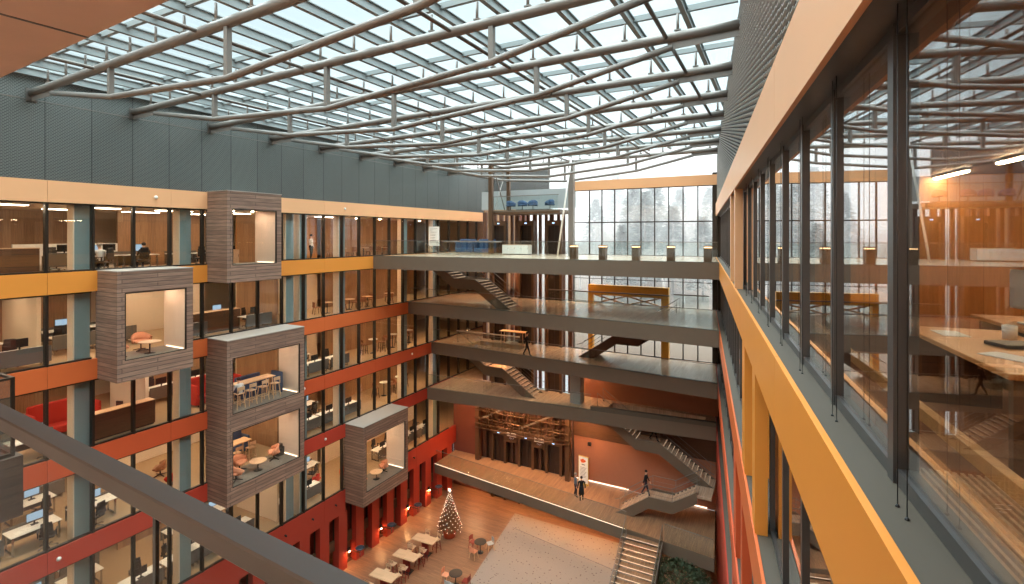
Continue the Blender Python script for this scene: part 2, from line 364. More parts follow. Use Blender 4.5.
# ------------------------------------------------------------------ the setting: hall floor, slabs, walls
mb = MB(); mb.box(-9, -6, -.4, 34, 40, 0); struct('floor', mb, M_hall, 'wide warm timber floor of the atrium hall', 'floor')
mb = MB(); p = [(7.0, 34.9+.0, 0.004), (8.6, 24, .004), (9.4, 18, .004), (23.2, 18, .004), (22, 35.4, .004)]
mb.prism([(6.75, 35.2, 0.0), (7.9, 26.8, 0.0), (8.6, 20, 0.0), (22.9, 20, 0.0), (21.0, 35.2, 0.0)], (0, 0, .015))
o = tag(mb.build('carpet', M_carpetg), 'large pale speckled carpet field covering the hall floor beside the timber', 'carpet')
mb = MB(); mb.bar((7.5, 33.4, .018), (17.5, 31.9, .018), .04, .01); tag(mb.build('carpet_seam', M_darkst), 'thin dark seam strip running across the pale carpet', 'strip')

FLX = -8.6
for L in range(1, 7):
    z = LZ[L]
    mb = MB(); mb.box(FLX, -5, z-BAND+.03, -.12, 44, z-.2)
    struct('floor_level' if L < 6 else 'roof_slab', mb, [M_carpet], 'floor plate of the %s office floor behind the facade with wooden boxes' % LV.get(L, 'roof'), 'floor')
    mb = MB(); mb.box(FLX, -5, z-BAND-.02, -.12, 44, z-BAND+.03)
    struct('ceiling', mb, M_ceil, 'pale ceiling under slab %s of the office floors' % (LV.get(L, 'roof')), 'ceiling')
mb = MB(); mb.box(FLX-.3, -5, 0, FLX, 44, Z6); struct('wall_back', mb, M_cream, 'cream rear wall of the offices behind the wooden boxes', 'wall')
mb = MB(); mb.box(-9, 44, 0, 0, 44.2, Z6); struct('wall_end', mb, M_cream, 'cream end wall of the offices', 'wall')
# upper wall of expanded metal on the far side from the camera
mb = MB(); mb.box(-.25, -5, Z6+.02, 0, 43.5, 27.75); struct('wall_left', mb, M_grid, 'dark grey expanded-metal wall above the peach band', 'wall')
mb = MB(); mb.box(0, -5, 26.75, .012, YEND-.6, 26.77); struct(num('trim'), mb, M_steel, 'thin grey trim line along the top of the grey metal wall', 'trim')
# behind the camera
mb = MB(); mb.box(-9, -5.3, 0, 36, -5, 28.4); struct('wall_near', mb, M_cream, 'plain wall closing the near end of the atrium', 'wall')

# ------------------------------------------------------------------ facade with wooden boxes
YK = lambda k: 9.05+1.5*k
K0, K1 = -3, 21
BOX = [dict(n='B1', y=(15.25, 18.25), z=(Z5-BAND, Z6+.03), lv=(5,)), dict(n='B2', y=(10.68, 13.65), z=(Z4-BAND, Z5+.0), lv=(4,)),
       dict(n='B3', y=(15.25, 19.72), z=(Z2-BAND, Z4+.0), lv=(3, 2)), dict(n='B4', y=(24.25, 28.65), z=(Z1-BAND, Z2+.0), lv=(1,))]
def band_segments(L, y0, y1):
    cutsY = [(b['y'][0], b['y'][1]) for b in BOX if b['z'][0]-.05 <= LZ[L]-BAND+.01 and b['z'][1]+.05 >= LZ[L]]
    segs = []; y = y0
    for a, c in sorted(cutsY):
        segs.append((y, a)); y = c
    segs.append((y, y1)); return segs
BN = {6: 'pale peach', 5: 'amber yellow', 4: 'orange', 3: 'rust orange', 2: 'brick red', 1: 'dark red'}
for L in range(1, 7):
    for i, (a, c) in enumerate(band_segments(L, -4.9, 43.4 if L > 2 else YEND)):
        mb = MB(); y = a; zt = LZ[L]+.01; zb = LZ[L]-BAND if L > 1 else 3.7
        ys = [a]+[YK(k) for k in range(-9, 20, 3) if a+.3 < YK(k) < c-.3]+[c]
        for q0, q1 in zip(ys, ys[1:]): mb.box(-.11, q0+.006, zb, .06, q1-.006, zt)
        struct(num('trim'), mb, BANDM[L], '%s spandrel band, %s stretch from the near end, under the %s floor windows' % (BN[L], ORD[i], LV.get(L, 'roof')), 'spandrel')
def facade_window_meshes(h):
    f = MB(); f.box(-.17, -.05, 0, .03, .05, h); f.box(-.12, .05, 0, .0, 1.45, .07); f.box(-.12, .05, h-.06, .0, 1.45, h); f.box(.03, -.03, 0, .055, .03, h)
    p = MB(); p.box(-.075, .05, .07, -.055, 1.45, h-.06)
    return f.mesh('window_frame', M_mull), p.mesh('pane', G_pane)
for L in range(1, 6):
    zb = LZ[L]+.01; zt = LZ[L+1]-BAND; fm, pm = facade_window_meshes(zt-zb)
    for k in range(K0, K1+1):
        y0, y1 = YK(k), YK(k)+1.5
        if any(b['y'][0]-.2 < y0 and y1 < b['y'][1]+.2 and L in b['lv'] for b in BOX): continue
        if L == 1 and k > 17: continue
        w = place(num('window'), fm, None, (0, y0, zb)); w['kind'] = 'structure'
        tag(w, 'dark-framed window on the %s office floor, %s from the near end of that facade' % (LV[L], ORD[k-K0]), 'window')
        pn = place('pane', pm, w)
# teal columns just inside the glass
colY = [5.9, 10.3, 14.4, 20.3, 21.25, 24.3, 30.6, 34.4]
for L in range(1, 6):
    for i, y in enumerate(colY):
        if any(b['y'][0]-.2 < y < b['y'][1]+.2 and L in b['lv'] for b in BOX): continue
        mb = MB(); h = LZ[L+1]-BAND-LZ[L]+.18; mb.box(-.75, -.27, 0, -.32, .27, h)
        mb.cur = 1; mb.box(-.78, -.31, 0, -.29, -.265, h)
        o = mb.build('column', [M_teal, M_cream], None, (0, y, LZ[L]-.2)); tag(o, 'teal painted column inside the %s office floor glazing, %s from the near end' % (LV[L], ORD[i]), 'column', kind='structure')

# base storey: red fins, recessed windows, brown transom panels
for k in range(-2, 19):
    y = YK(k)
    mb = MB(); mb.box(-.5, y-.36, 0, .06, y+.36, 3.7)
    struct(num('trim'), mb, M_base, 'dark red wall fin of the hall base, %s from the near end' % ORD[k+2], 'wall fin')
    mb = MB(); mb.box(-.42, y+.36, 1.38, -.3, y+1.14, 2.05); mb.box(-.42, y+.36, 0, -.3, y+1.14, .12)
    w = struct(num('window'), mb, M_darkwood, 'slot window between dark red fins in the hall base, %s from the near end' % ORD[k+2], 'window')
    g = MB(); g.box(-.4, y+.36, 2.05, -.38, y+1.14, 3.7); g.box(-.4, y+.36, .12, -.38, y+1.14, 1.38); g.build('pane', G_pane, w)
    mb = MB(); mb.box(-.44, y+.36, 2.05, -.34, y+.41, 3.7); mb.box(-.44, y+1.09, 2.05, -.34, y+1.14, 3.7); mb.build('window_frame', M_mull, w)
mb = MB(); mb.box(-2.6, -4, 0, -2.5, YEND, 4.3); struct('wall_base', mb, plain('deep_red_inner_wall', srgb(120, 52, 38), .7), 'dark inner wall seen through the slot windows of the hall base', 'wall')
# little cameras / sockets on the red band
for i, y in enumerate([12.6, 14.2, 17.3, 19.7, 21.6, 23.4, 29.6, 31.2]):
    mb = MB(); mb.tube([(.06, 0, 0), (.13, 0, 0)], .05, 10); mb.ball((.16, 0, -.02), .055)
    tag(mb.build('security_camera', M_blackp, None, (0, y, 4.55)), 'small black camera on the dark red base band, %s from the near end' % ORD[i], 'camera', 'cameras on the base band')
for i, (y, L) in enumerate([(12.9, 6), (24.2, 6), (21.0, 3), (31.0, 3), (9.4, 2), (22.6, 2), (33.0, 2)]):
    mb = MB(); mb.lathe([(.08, 0), (.08, .03), (.03, .08)], 12); o = mb.build('sensor', M_white, None, (.06, y, LZ[L]-.4)); o.rotation_euler = (0, math.pi/2, 0)
    tag(o, 'small white round sensor on the %s spandrel band, %s of seven' % (BN[L], ORD[i]), 'sensor', 'sensors on the bands')

# ------------------------------------------------------------------ wooden boxes
PR = 1.6
def wooden_box(b, label):
    y0, y1 = b['y']; z0, z1 = b['z']; d = .27
    root = thing('wooden_bay', label, 'bay box', (0, y0, z0)); W = y1-y0; H = z1-z0
    ops = [(LZ[L]-.0-z0, min(H-.86, LZ[L+1]-BAND-z0)) for L in sorted(b['lv'])]
    mb = MB(); mb.box(-.1, 0, 0, PR, d, H-.012); mb.box(-.1, W-d, 0, PR, W, H-.012)
    zz = [0]+[v for o in ops for v in o]+[H-.012]
    for a, c in zip(zz[::2], zz[1::2]): mb.box(-.1, d, a, PR, W-d, c)
    mb.build('cladding', M_clad, root)
    mb = MB(); mb.box(-.1, -.015, H-.012, PR+.015, W+.015, H+.03); mb.build('roof_sheet', M_roofs, root)
    for a, c in ops:
        mb = MB(); mb.box(-.12, W-d-.03, a, PR-.12, W-d, c); mb.box(-.12, d, a, PR-.12, d+.03, c); mb.box(-.12, d+.03, c-.03, PR-.12, W-d-.03, c)
        mb.build('lining', M_lining, root)
        mb = MB(); mb.box(-.12, d+.03, a, PR-.1, W-d-.03, a+.02); mb.build('box_floor', M_greyfl, root)
        mb = MB(); mb.box(.1, W-d-.07, a+.02, PR-.2, W-d-.035, a+.06); mb.build('led_strip', E_strip, root)
        for j_ in range(2):
            m_ = MB(); m_.lathe([(.06, 0), (.06, .02)], 12, (.55, W*(.33+.36*j_), c-.055)); m_.build('downlight', E_box, root)
        fr = MB(); q = PR-.07
        fr.box(q, d, a, q+.05, d+.05, c); fr.box(q, W-d-.05, a, q+.05, W-d, c); fr.box(q, d+.05, c-.05, q+.05, W-d-.05, c); fr.box(q, d+.05, a, q+.05, W-d-.05, a+.04)
        f = fr.build('window_frame', M_mull, root); g = MB(); g.box(q+.015, d+.05, a+.04, q+.03, W-d-.05, c-.05); g.build('pane', G_pane, f)
    return root
wooden_box(BOX[0], 'walnut-clad box window topmost on the facade, breaking through the peach band')
wooden_box(BOX[1], 'walnut-clad box window on the second office floor with two peach armchairs inside')
wooden_box(BOX[2], 'tall two-storey walnut-clad box with a high table above and armchairs below')
wooden_box(BOX[3], 'lowest walnut-clad box window hanging over the red fins and wall lamps')

# ------------------------------------------------------------------ near facade beside the camera
def rbuild(mb, name, mats, label=None, cat=None, parent=None, kind='structure'):
    o = mb.build(name, mats, parent)
    if not parent: o.location = R0; o.rotation_euler = (0, 0, RROT)
    if label: tag(o, label, cat, kind=kind)
    return o
def lb(mb, n0, u0, z0, n1, u1, z1): mb.box(n0, u0, z0, n1, u1, z1); return mb
GN = 1.09
for L in range(2, 7):
    mb = MB(); us = [-3]+[1.5*i+.9 for i in range(0, 30, 4)]+[UEND]
    us = sorted(set(u for u in us if u <= UEND))
    for a, c in zip(us, us[1:]): lb(mb, .81, a+.004, LZ[L]-BAND, .86, c-.004, LZ[L]+.01)
    rbuild(mb, num('trim'), BANDM[L] if L != 4 else M_orange, '%s spandrel band along the glazed facade next to the viewer, %s floor' % (BN[L], LV.get(L, 'roof')), 'spandrel')
    mb = MB(); lb(mb, .86, -3, LZ[L]-.06, GN+.02, UEND, LZ[L]-.01); lb(mb, .86, -3, LZ[L]-BAND, GN+.02, UEND, LZ[L]-BAND+.05)
    if L < 6: rbuild(mb, num('trim'), M_ledge, 'grey metal ledge at the foot of the nearby windows, %s floor' % LV[L], 'ledge')
    else: rbuild(mb, num('trim'), M_mullr, 'dark metal head strip above the nearby windows under the peach band', 'ledge')
    mb = MB(); lb(mb, GN+.05, -3, LZ[L]-BAND+.03, 7.5, UEND, LZ[L]-.2)
    rbuild(mb, 'floor_level', M_woodv if L == 6 else M_carpetb, 'floor plate of the %s floor behind the nearby glazing' % LV.get(L, 'roof'), 'floor')
    if L < 6:
        mb = MB(); lb(mb, GN+.05, -3, LZ[L+1]-BAND-.02, 7.5, UEND, LZ[L+1]-BAND+.03); rbuild(mb, 'ceiling', M_soffit, 'brown ceiling of the %s floor behind the nearby glazing' % LV[L], 'ceiling')
mb = MB(); lb(mb, 7.5, -5, 0, 7.8, UEND, Z6); rbuild(mb, 'wall_right_back', M_orangewood, 'warm timber rear wall behind the nearby glazing', 'wall')
mb = MB(); lb(mb, 1.2, 13.2, Z5-.2, 7.5, 13.35, Z6-BAND-.02); rbuild(mb, 'wall_partition', M_orangewood, 'honey coloured timber partition inside the nearby office', 'wall')
mb = MB(); lb(mb, .85, -5, 0, GN+.6, UEND, 2*Z2-Z3+BAND); lb(mb, .85, -5, 0, GN+.6, UEND, Z2-BAND); rbuild(mb, 'wall_right', M_base, 'dark red base wall under the nearby facade', 'wall')
# window rows
def near_window_mesh(h):
    f = MB(); f.box(-.02, -.05, 0, .11, .05, h); f.box(-.005, .05, 0, .1, 1.45, .09); f.box(-.005, .05, h-.07, .1, 1.45, h)
    p = MB(); p.box(.02, .05, .09, .04, 1.45, h-.07)
    r = MB(); r.box(.24, .0, .28, .3, 1.5, .36)
    return f.mesh('window_frame', M_mullr), p.mesh('pane', G_paner), r.mesh('guard_rail', M_orangewood)
UK = lambda i: 1.5*i+.72
for L in range(2, 6):
    zb = LZ[L]-.01; zt = LZ[L+1]-BAND; fm, pm, rm = near_window_mesh(zt-zb)
    for i in range(-1, 24):
        if L < 5 and i < 2: continue
        u = UK(i); w = place(num('window'), fm, None, R(GN, u, zb), RROT); w['kind'] = 'structure'
        tag(w, 'grey-framed window of the nearby facade, %s floor, %s along from the viewer' % (LV[L], ORD[i+1]), 'window')
        place('pane', pm, w); place('guard_rail', rm, w)
        if L == 5 and i < 9:
            c_ = MB(); zc = zt-zb
            for dv in (1.0, 1.14): c_.tube([(-.09, dv, 0), (-.09, dv, zc)], .0028, 6)
            for dv in (1.0, 1.14): c_.lathe([(.012, 0), (.012, .006), (.004, .016)], 8, (-.09, dv, 0))
            tag(c_.build('blind_cable', M_blackp, None, R(GN, u, zb), RROT), 'pair of thin blind guide cables before nearby window %s from the viewer' % ORD[i+1], 'cable', 'blind cables on the near facade')
# coloured uprights standing between the bands
for i, (L, u0, u1, m, nm) in enumerate([(5, 15.3, 15.75, M_peach, 'peach'), (5, 17.6, 18.0, M_peach, 'peach'), (4, 9.6, 10.1, M_amber, 'amber'), (4, 11.9, 12.6, M_amber, 'amber'), (3, 15.0, 16.0, M_rust, 'rust orange'), (3, 12.6, 13.1, M_rust, 'rust orange'), (2, 16.0, 16.9, M_red, 'brick red')]):
    mb = MB(); lb(mb, .83, u0, LZ[L]-.005, GN-.06, u1, LZ[L+1]-BAND+.003)
    rbuild(mb, num('trim'), m, '%s upright panel of the nearby facade, %s office level, %s one from the viewer' % (nm, LV[L], ['nearer', 'farther', 'nearer', 'farther', 'farther', 'nearer', 'only'][i]), 'upright panel')
# louvred metal wall above
mb = MB(); nz_ = int((27.6-Z6)/.105)
for c_ in range(150):
    u = 1.0+.27*c_
    if u > UEND+2: break
    for r_ in range(nz_):
        z = Z6+.05+.105*r_+(.0525 if c_ % 2 else 0); mb.prism([(-.034, u, z+.02), (.0, u, z), (.0, u, z+.014), (-.034, u, z+.034)], (0, .22, 0))
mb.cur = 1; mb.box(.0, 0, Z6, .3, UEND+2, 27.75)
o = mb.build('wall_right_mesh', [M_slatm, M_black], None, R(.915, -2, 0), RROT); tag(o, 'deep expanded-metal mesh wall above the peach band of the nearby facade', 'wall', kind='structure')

# ------------------------------------------------------------------ glass roof
ZC_L, ZC_R = 27.0, 27.15
def truss_y(k): return 8.6+3.42*k, 8.6+3.42*k-.9
def chord(k, q):
    yl, yr = truss_y(k); xr = right_x(yr, 1.0)
    return Vector((xr*q, yl+(yr-yl)*q, ZC_L+(ZC_R-ZC_L)*q))
XR = 25.2
n_t = 0
for k in range(-2, 9):
    r = .138
    root = thing('roof_truss', 'tubular steel roof truss spanning the atrium under the skylight, %s from the near end' % ORD[k+2], 'roof truss', chord(k, 0), 0, 'roof trusses')
    P0 = chord(k, 0)
    rel = lambda q, dz=0: chord(k, q)-P0+Vector((0, 0, dz))
    MB().tube([rel(q/12) for q in range(13)], r, 14).build('upper_chord', M_steel, root)
    prof = [(.075, -.27), (.25, -1.02), (.5, -1.42), (.75, -1.02), (.925, -.27)]
    MB().tube([rel(q, d) for q, d in prof], .092, 12).build('lower_chord', M_steel, root)
    for q, d in prof[1:4]:
        MB().bar(rel(q, d), rel(q, -.05), .14, .14, (1, 0, 0)).build('post', M_steel, root)
    for qa, qb in ((.0, .08), (.92, 1.0)):
        MB().prism([rel(qa, -.1)+Vector((0, -.012, 0)), rel(qb, -.1)+Vector((0, -.012, 0)), rel(qb, -.34 if qa == 0 else -.3)+Vector((0, -.012, 0)), rel(qa, -.3 if qa == 0 else -.34)+Vector((0, -.012, 0))], (0, .024, 0)).build('gusset_plate', M_steel, root)
    for j in range(1, 17):
        q = j*1.5/chord(k, 1).x
        if q > .99: break
        st = MB(); st.tube([rel(q, .14), rel(q, .62)], .04, 8); st.box(*(rel(q, .15)+Vector((-.09, -.05, 0))), *(rel(q, .185)+Vector((.09, .05, 0)))); st.build('stub', M_steel, root)
    # end shoe on the grey wall
    MB().box(-.02, -.17, -.3, .05, .17, .17).build('end_plate', M_darkst, root)
def roof_z(x): return ZC_L+(ZC_R-ZC_L)*x/25+.62
for i, x in enumerate([5.4, 11.3, 17.2, 22.2]):
    mb = MB(); z = ZC_L+(ZC_R-ZC_L)*x/25
    yt = YEND-.3 if i < 3 else 26
    mb.tube([(x, .5, z), (x, yt, z)], .06, 8); tag(mb.build('tie_rod', M_darkst), 'slim dark tie rod threading the trusses lengthwise, %s from the grey metal wall' % ORD[i], 'tie rod', 'tie rods')
for j in range(0, 17):
    x = .15+1.5*j if j else .15
    z = roof_z(x); mb = MB(); yt = YEND+.4
    if x > right_x(YEND, 1.0): yt = (right_x(0, 1.0)-x)/.1264
    mb.box(x-.012, -5, z+.02, x+.012, yt, z+.27); mb.box(x-.07, -5, z, x+.07, yt, z+.022); mb.box(x-.07, -5, z+.26, x+.07, yt, z+.285)
    struct('purlin', mb, M_purlin, 'pale steel skylight beam running the length of the atrium, %s from the grey metal wall' % ORD[j], 'skylight beam')
for k in range(-3, 9):
    y = 8.6+3.42*k-.4; mb = MB(); pr = None
    for j in range(17):
        x = .0+1.5*j; p_ = Vector((x, y, roof_z(x)+.27))
        if pr: mb.bar(pr, p_, .11, .16)
        pr = p_
    struct('glazing_bar', mb, M_purlin, 'slim cross bar of the skylight glazing, %s from the near end' % ORD[k+3], 'glazing bar')
    g = MB()
    for j in range(17):
        x0, x1 = 1.5*j, 1.5*j+1.5
        a = g.pts([(x0, y, roof_z(x0)+.335), (x1, y, roof_z(x1)+.335), (x1, y+3.42, roof_z(x1)+.335), (x0, y+3.42, roof_z(x0)+.335)]); g.face([a, a+1, a+2, a+3])
    struct('skylight_glass', g, G_roof, 'bay of tinted skylight glass over the atrium, %s from the near end' % ORD[k+3], 'skylight')
mb = MB(); mb.box(-.6, -5, 27.75, -.05, YEND, 28.1); struct(num('trim'), mb, M_slatm, 'grey gutter edge above the expanded-metal wall', 'trim')

# ------------------------------------------------------------------ near gallery: soffit over the viewer, rail, dark terrace
GD = Vector((.9985, -.0545, 0)); GROT = math.atan2(GD.y, GD.x)      # the gallery edge runs a little askew to the box facade
ps = at_z(0, 78, EYE+1.2)
mb = MB(); mb.box(-16, -11, 0, 14, 0, Z6-EYE-1.2); o = struct('ceiling_soffit', mb, plain('terracotta_soffit', srgb(236, 192, 164), .6), 'terracotta soffit of the gallery above the viewer', 'ceiling', ps); o.rotation_euler = (0, 0, GROT)
o = MB().box(1.55, -4, -.004, 1.57, .002, 0).build(num('trim'), M_darkst, None, ps, GROT); tag(o, 'thin panel joint across the terracotta soffit', 'trim', kind='structure')
for j_, (a_, b_) in enumerate(((2.2, -3.2), (4.4, -3.2), (2.2, -5.5), (4.4, -5.5), (0, -4.5))):  # unseen fill lamps, added to brighten the handrail and soffit
    m_ = MB(); m_.lathe([(.12, 0), (.12, .02)], 14); q_ = ps+GD*a_+Vector((GD.y*-1, GD.x, 0))*b_
    root = thing('downlight', 'added unseen fill light in the terracotta soffit behind the viewer, %s of five' % ORD[j_], 'downlight', q_-Vector((0, 0, .025))); m_.build('lens', glow('gallery_downlight', (1.0, .84, .70), 200.0) if j_ == 0 else MATS['gallery_downlight'], root)
    m_ = MB(); m_.lathe([(.15, .012), (.15, .028)], 14); m_.build('rim', M_white, root)
pr = at_z(0, 401.7, EYE-.5); pr.z = Z5
mb = MB(); mb.box(-12, -6, -.85, 4, .1, 0); o = struct('floor_gallery', mb, plain('pale_stone', srgb(222, 214, 204), .6), 'gallery floor under the viewer', 'floor', pr); o.rotation_euler = (0, 0, GROT)
root = thing('guard_railing', 'broad brown metal handrail crossing close in front of the viewer', 'railing', pr, GROT)
zr = EYE-.5-Z5
MB().rbox(-12, -.046, zr-.038, 2.7, 0, zr, .004).build('handrail', plain('brown_rail', srgb(72, 59, 49), .5, .1), root)
pj = .0
for k_ in range(400):          # glass joint seen at the photo's thin dark upright
    q = pr+GD*(k_*.01)+Vector((-.0014, -.025, 0))
    dxy = q-CAM; a_ = (dxy.x*CS+dxy.y*SN)/(dxy.y*CS-dxy.x*SN)
    if 512+F*a_ >= 156.5: pj = k_*.01; break
mb = MB()
for a_, b_ in ((-11.9, -9.6), (-9.59, -7.2), (-7.19, -4.8), (-4.79, -2.4), (-2.39, pj-.012), (pj+.004, 2.6)): mb.box(a_, -.03, .05, b_, -.014, zr-.038)
mb.build('glass_panel', glass('rail_glass', (.95, .95, .94), .12), root)
MB().box(-12, -.05, -.02, 2.7, .0, .05).build('shoe', M_darkst, root)
MB().box(pj-.010, -.031, .05, pj+.001, -.024, zr-.038).build('clamp', M_blackp, root)
# dark terrace of the near end, one storey below
cnr = Vector((10.8, 4.75, 0)); zt_, zb_ = EYE-4.66, EYE-5.93
mb = MB(); mb.box(.0, -4.9, zb_, cnr.x, cnr.y, zt_); struct('floor_terrace', mb, M_cladd, 'dark wood-clad terrace edge one floor below the viewer', 'terrace')
root = thing('glass_balustrade', 'tall framed glass balustrade on the dark wood-clad terrace', 'balustrade', (0, 0, zt_))
bz = 1.66; xb, yb = cnr.x-.15, cnr.y-.12
fr = MB(); fr.box(.1, yb-.03, bz-.05, xb+.03, yb+.03, bz); fr.box(xb-.03, -4.8, bz-.05, xb+.03, yb-.03, bz)
fr.build('handrail', M_mull, root)
fr = MB(); fr.box(xb-.03, yb-.03, 0, xb+.03, yb+.03, bz-.05); fr.build('post', M_mull, root)
fr = MB(); fr.box(.1, yb-.04, 0, xb-.03, yb+.04, .07); fr.box(xb-.04, -4.8, 0, xb+.04, yb-.04, .07); fr.build('shoe', M_mull, root)
g = MB(); g.box(.1, yb-.008, .07, xb-.03, yb+.008, bz-.05); g.build('glass_panel', G_bal, root)
g = MB(); g.box(xb-.008, -4.8, .07, xb+.008, yb-.03, bz-.05); g.build('glass_panel', G_bal, root)

# ------------------------------------------------------------------ footbridges
def w2(x, t): return Vector((25+CS*x-SN*t, SN*x+CS*t, 0))
BR = {5: ((0.06, 26.8), (22.25, 28.6), Z5), 4: ((0.06, 30.55), (22.2, 28.9), Z4), 3: ((.06, 33.45), (21.85, 31.8), Z3), 2: ((.06, 32.9), (21.5, 34.7), Z2)}
def bridge_edge(L, x, off=0.0):
    (x0, y0), (x1, y1), z = BR[L]; return y0+(y1-y0)*(x-x0)/(x1-x0)+off
BNAME = {5: 'topmost footbridge, with bollard lights along its glass balustrade', 4: 'second footbridge from the top, timber deck with a stair landing on it',
         3: 'third footbridge from the top, with a reddish stair rising from its deck', 2: 'fourth footbridge from the top, with a white-edged parapet above the long stair'}
WELL = {5: [((3.0, 31.7), (7.2, 33.4))], 4: [], 3: [((3.2, 34.5), (7.6, 35.9))], 2: [((14.2, 35.05), (20.6, 36.45))]}
for L in (5, 4, 3, 2):
    (x0, y0), (x1, y1), z = BR[L]; xe = right_x(YEND-.1)
    root = thing('footbridge', BNAME[L], 'footbridge', (0, 0, z))
    xr_ = min(x1, right_x(y1)-.02)
    mb = MB(); mb.prism([(x0, y0+.08, -.80), (x0, YEND-.1, -.80), (xe-.03, YEND-.1, -.80), (xr_, y1+.08, -.80)][::-1], (0, 0, .80))
    dk = mb.build('deck', M_deck, root)
    cs = []
    for (a, b2), (c_, d_) in WELL[L]:
        q = MB(); q.box(a, b2, z-1.2, c_, d_, z+.4); cs.append(q)
    dk.parent = None; dk.location = (0, 0, z); cut(dk, cs); dk.parent = root; dk.location = (0, 0, 0)
    mb = MB(); mb.prism([(x0, y0, -.86), (xr_, y1, -.86), (xr_, y1, 0.02), (x0, y0, 0.02)][::-1], (0, .08, 0)); mb.build('fascia', M_fascia, root)
    mb = MB(); mb.prism([(x0, y0+.02, .02), (xr_, y1+.02, .02), (xr_, y1+.2, .02), (x0, y0+.2, .02)], (0, 0, .03)); mb.build('edge_strip', M_ledge, root)
    mb = MB(); mb.prism([(x0, y0+.09, -.86), (xr_, y1+.09, -.86), (xe-.05, YEND-.12, -.86), (x0, YEND-.12, -.86)], (0, 0, .055))
    sf = mb.build('soffit', M_soffit, root); cs = []
    for (a, b2), (c_, d_) in WELL[L]:
        q = MB(); q.box(a, b2, z-1.2, c_, d_, z+.4); cs.append(q)
    sf.parent = None; sf.location = (0, 0, z); cut(sf, cs); sf.parent = root; sf.location = (0, 0, 0)
    # balustrade
    xs0, xs1 = (x0+.05, xr_-.05) if L != 2 else (x0+.05, 13.3)
    f = lambda x: bridge_edge(L, x, .11)
    g = MB(); n = max(1, int((xs1-xs0)/1.55)); st = (xs1-xs0)/n
    for i in range(n):
        a, c_ = xs0+i*st+.01, xs0+(i+1)*st-.01
        g.prism([(a, f(a), .05), (c_, f(c_), .05), (c_, f(c_), 1.08), (a, f(a), 1.08)], (0, .014, 0))
    bl = g.build('glass_balustrade', G_bal, root)
    mb = MB(); mb.bar((xs0, f(xs0)+.007, 1.1), (xs1, f(xs1)+.007, 1.1), .035, .03); mb.build('handrail', M_steel, bl)
    if L == 2:
        mb = MB(); mb.prism([(13.3, bridge_edge(2, 13.3), .02), (xr_, y1, .02), (xr_, y1, .3), (13.3, bridge_edge(2, 13.3), .3)][::-1], (0, .3, 0)); mb.build('parapet', M_ledge, root)
    # recessed downlights below
    for i, (xx, yy) in enumerate([(2.2, 35.6), (5.6, 36.2), (9.0, 35.6), (12.0, 36.2)]):
        if yy-(L == 2) < bridge_edge(L, xx)+.4: continue
        rr_ = .15 if L == 2 else .085; yy -= 1.0*(L == 2); mb = MB(); mb.lathe([(rr_, -.006), (rr_, .0)], 14, (xx, yy, -.87)); dl = mb.build('downlight', E_warm, root)
# mezzanine
mx0, my0, mx1, my1 = .06, 33.9, 21.65, 31.35
def mez_y(x, o=0): return my0+(my1-my0)*(x-mx0)/(mx1-mx0)+o
root = thing('mezzanine', 'low mezzanine with timber deck, glass edge and people standing by the lifts', 'mezzanine', (0, 0, ZM))
mb = MB(); mb.prism([(mx0, my0+.06, -.42), (mx1, my1+.06, -.42), (right_x(YEND-.1)-.03, YEND-.1, -.42), (mx0, YEND-.1, -.42)], (0, 0, .42)); mb.build('deck', planks('mezzanine_boards', srgb(182, 136, 100), srgb(164, 120, 88), 'Y', .14, 2.2, .35), root)
mb = MB(); mb.prism([(mx0, my0, -.75), (mx1, my1, -.75), (mx1, my1, .02), (mx0, my0, .02)][::-1], (0, .06, 0)); mb.build('fascia', M_fascia, root)
mb = MB(); mb.prism([(mx0, my0+.07, -.5), (mx1, my1+.07, -.5), (20.9, YEND-.15, -.5), (mx0, YEND-.15, -.5)], (0, 0, .06)); mb.build('soffit', M_soffit, root)
mb = MB(); mb.prism([(mx0, my0-.012, -.0), (16.35, mez_y(16.35, -.012), -.0), (16.35, mez_y(16.35, -.012), .017), (mx0, my0-.012, .017)][::-1], (0, .02, 0)); mb.build('led_strip', E_strip, root)
for a0, a1 in ((mx0+.05, 16.35), (18.75, mx1-.05)):
    g = MB(); n = int((a1-a0)/1.6)+1; st = (a1-a0)/n
    for i in range(n):
        a, c_ = a0+i*st+.01, a0+(i+1)*st-.01
        g.prism([(a, mez_y(a, .1), .03), (c_, mez_y(c_, .1), .03), (c_, mez_y(c_, .1), 1.05), (a, mez_y(a, .1), 1.05)], (0, .014, 0))
    bl = g.build('glass_balustrade', G_bal, root); mb = MB(); mb.bar((a0, mez_y(a0, .107), 1.07), (a1, mez_y(a1, .107), 1.07), .04, .03); mb.build('handrail', M_steel, bl)
for xx, yy in ((3, 36.1), (6.5, 35.9), (10, 35.5), (13.2, 35.2), (16.4, 34.8)):
    mb = MB(); mb.lathe([(.1, -.006), (.1, 0)], 14, (xx, yy-.6, -.51)); mb.build('downlight', E_warm, root)

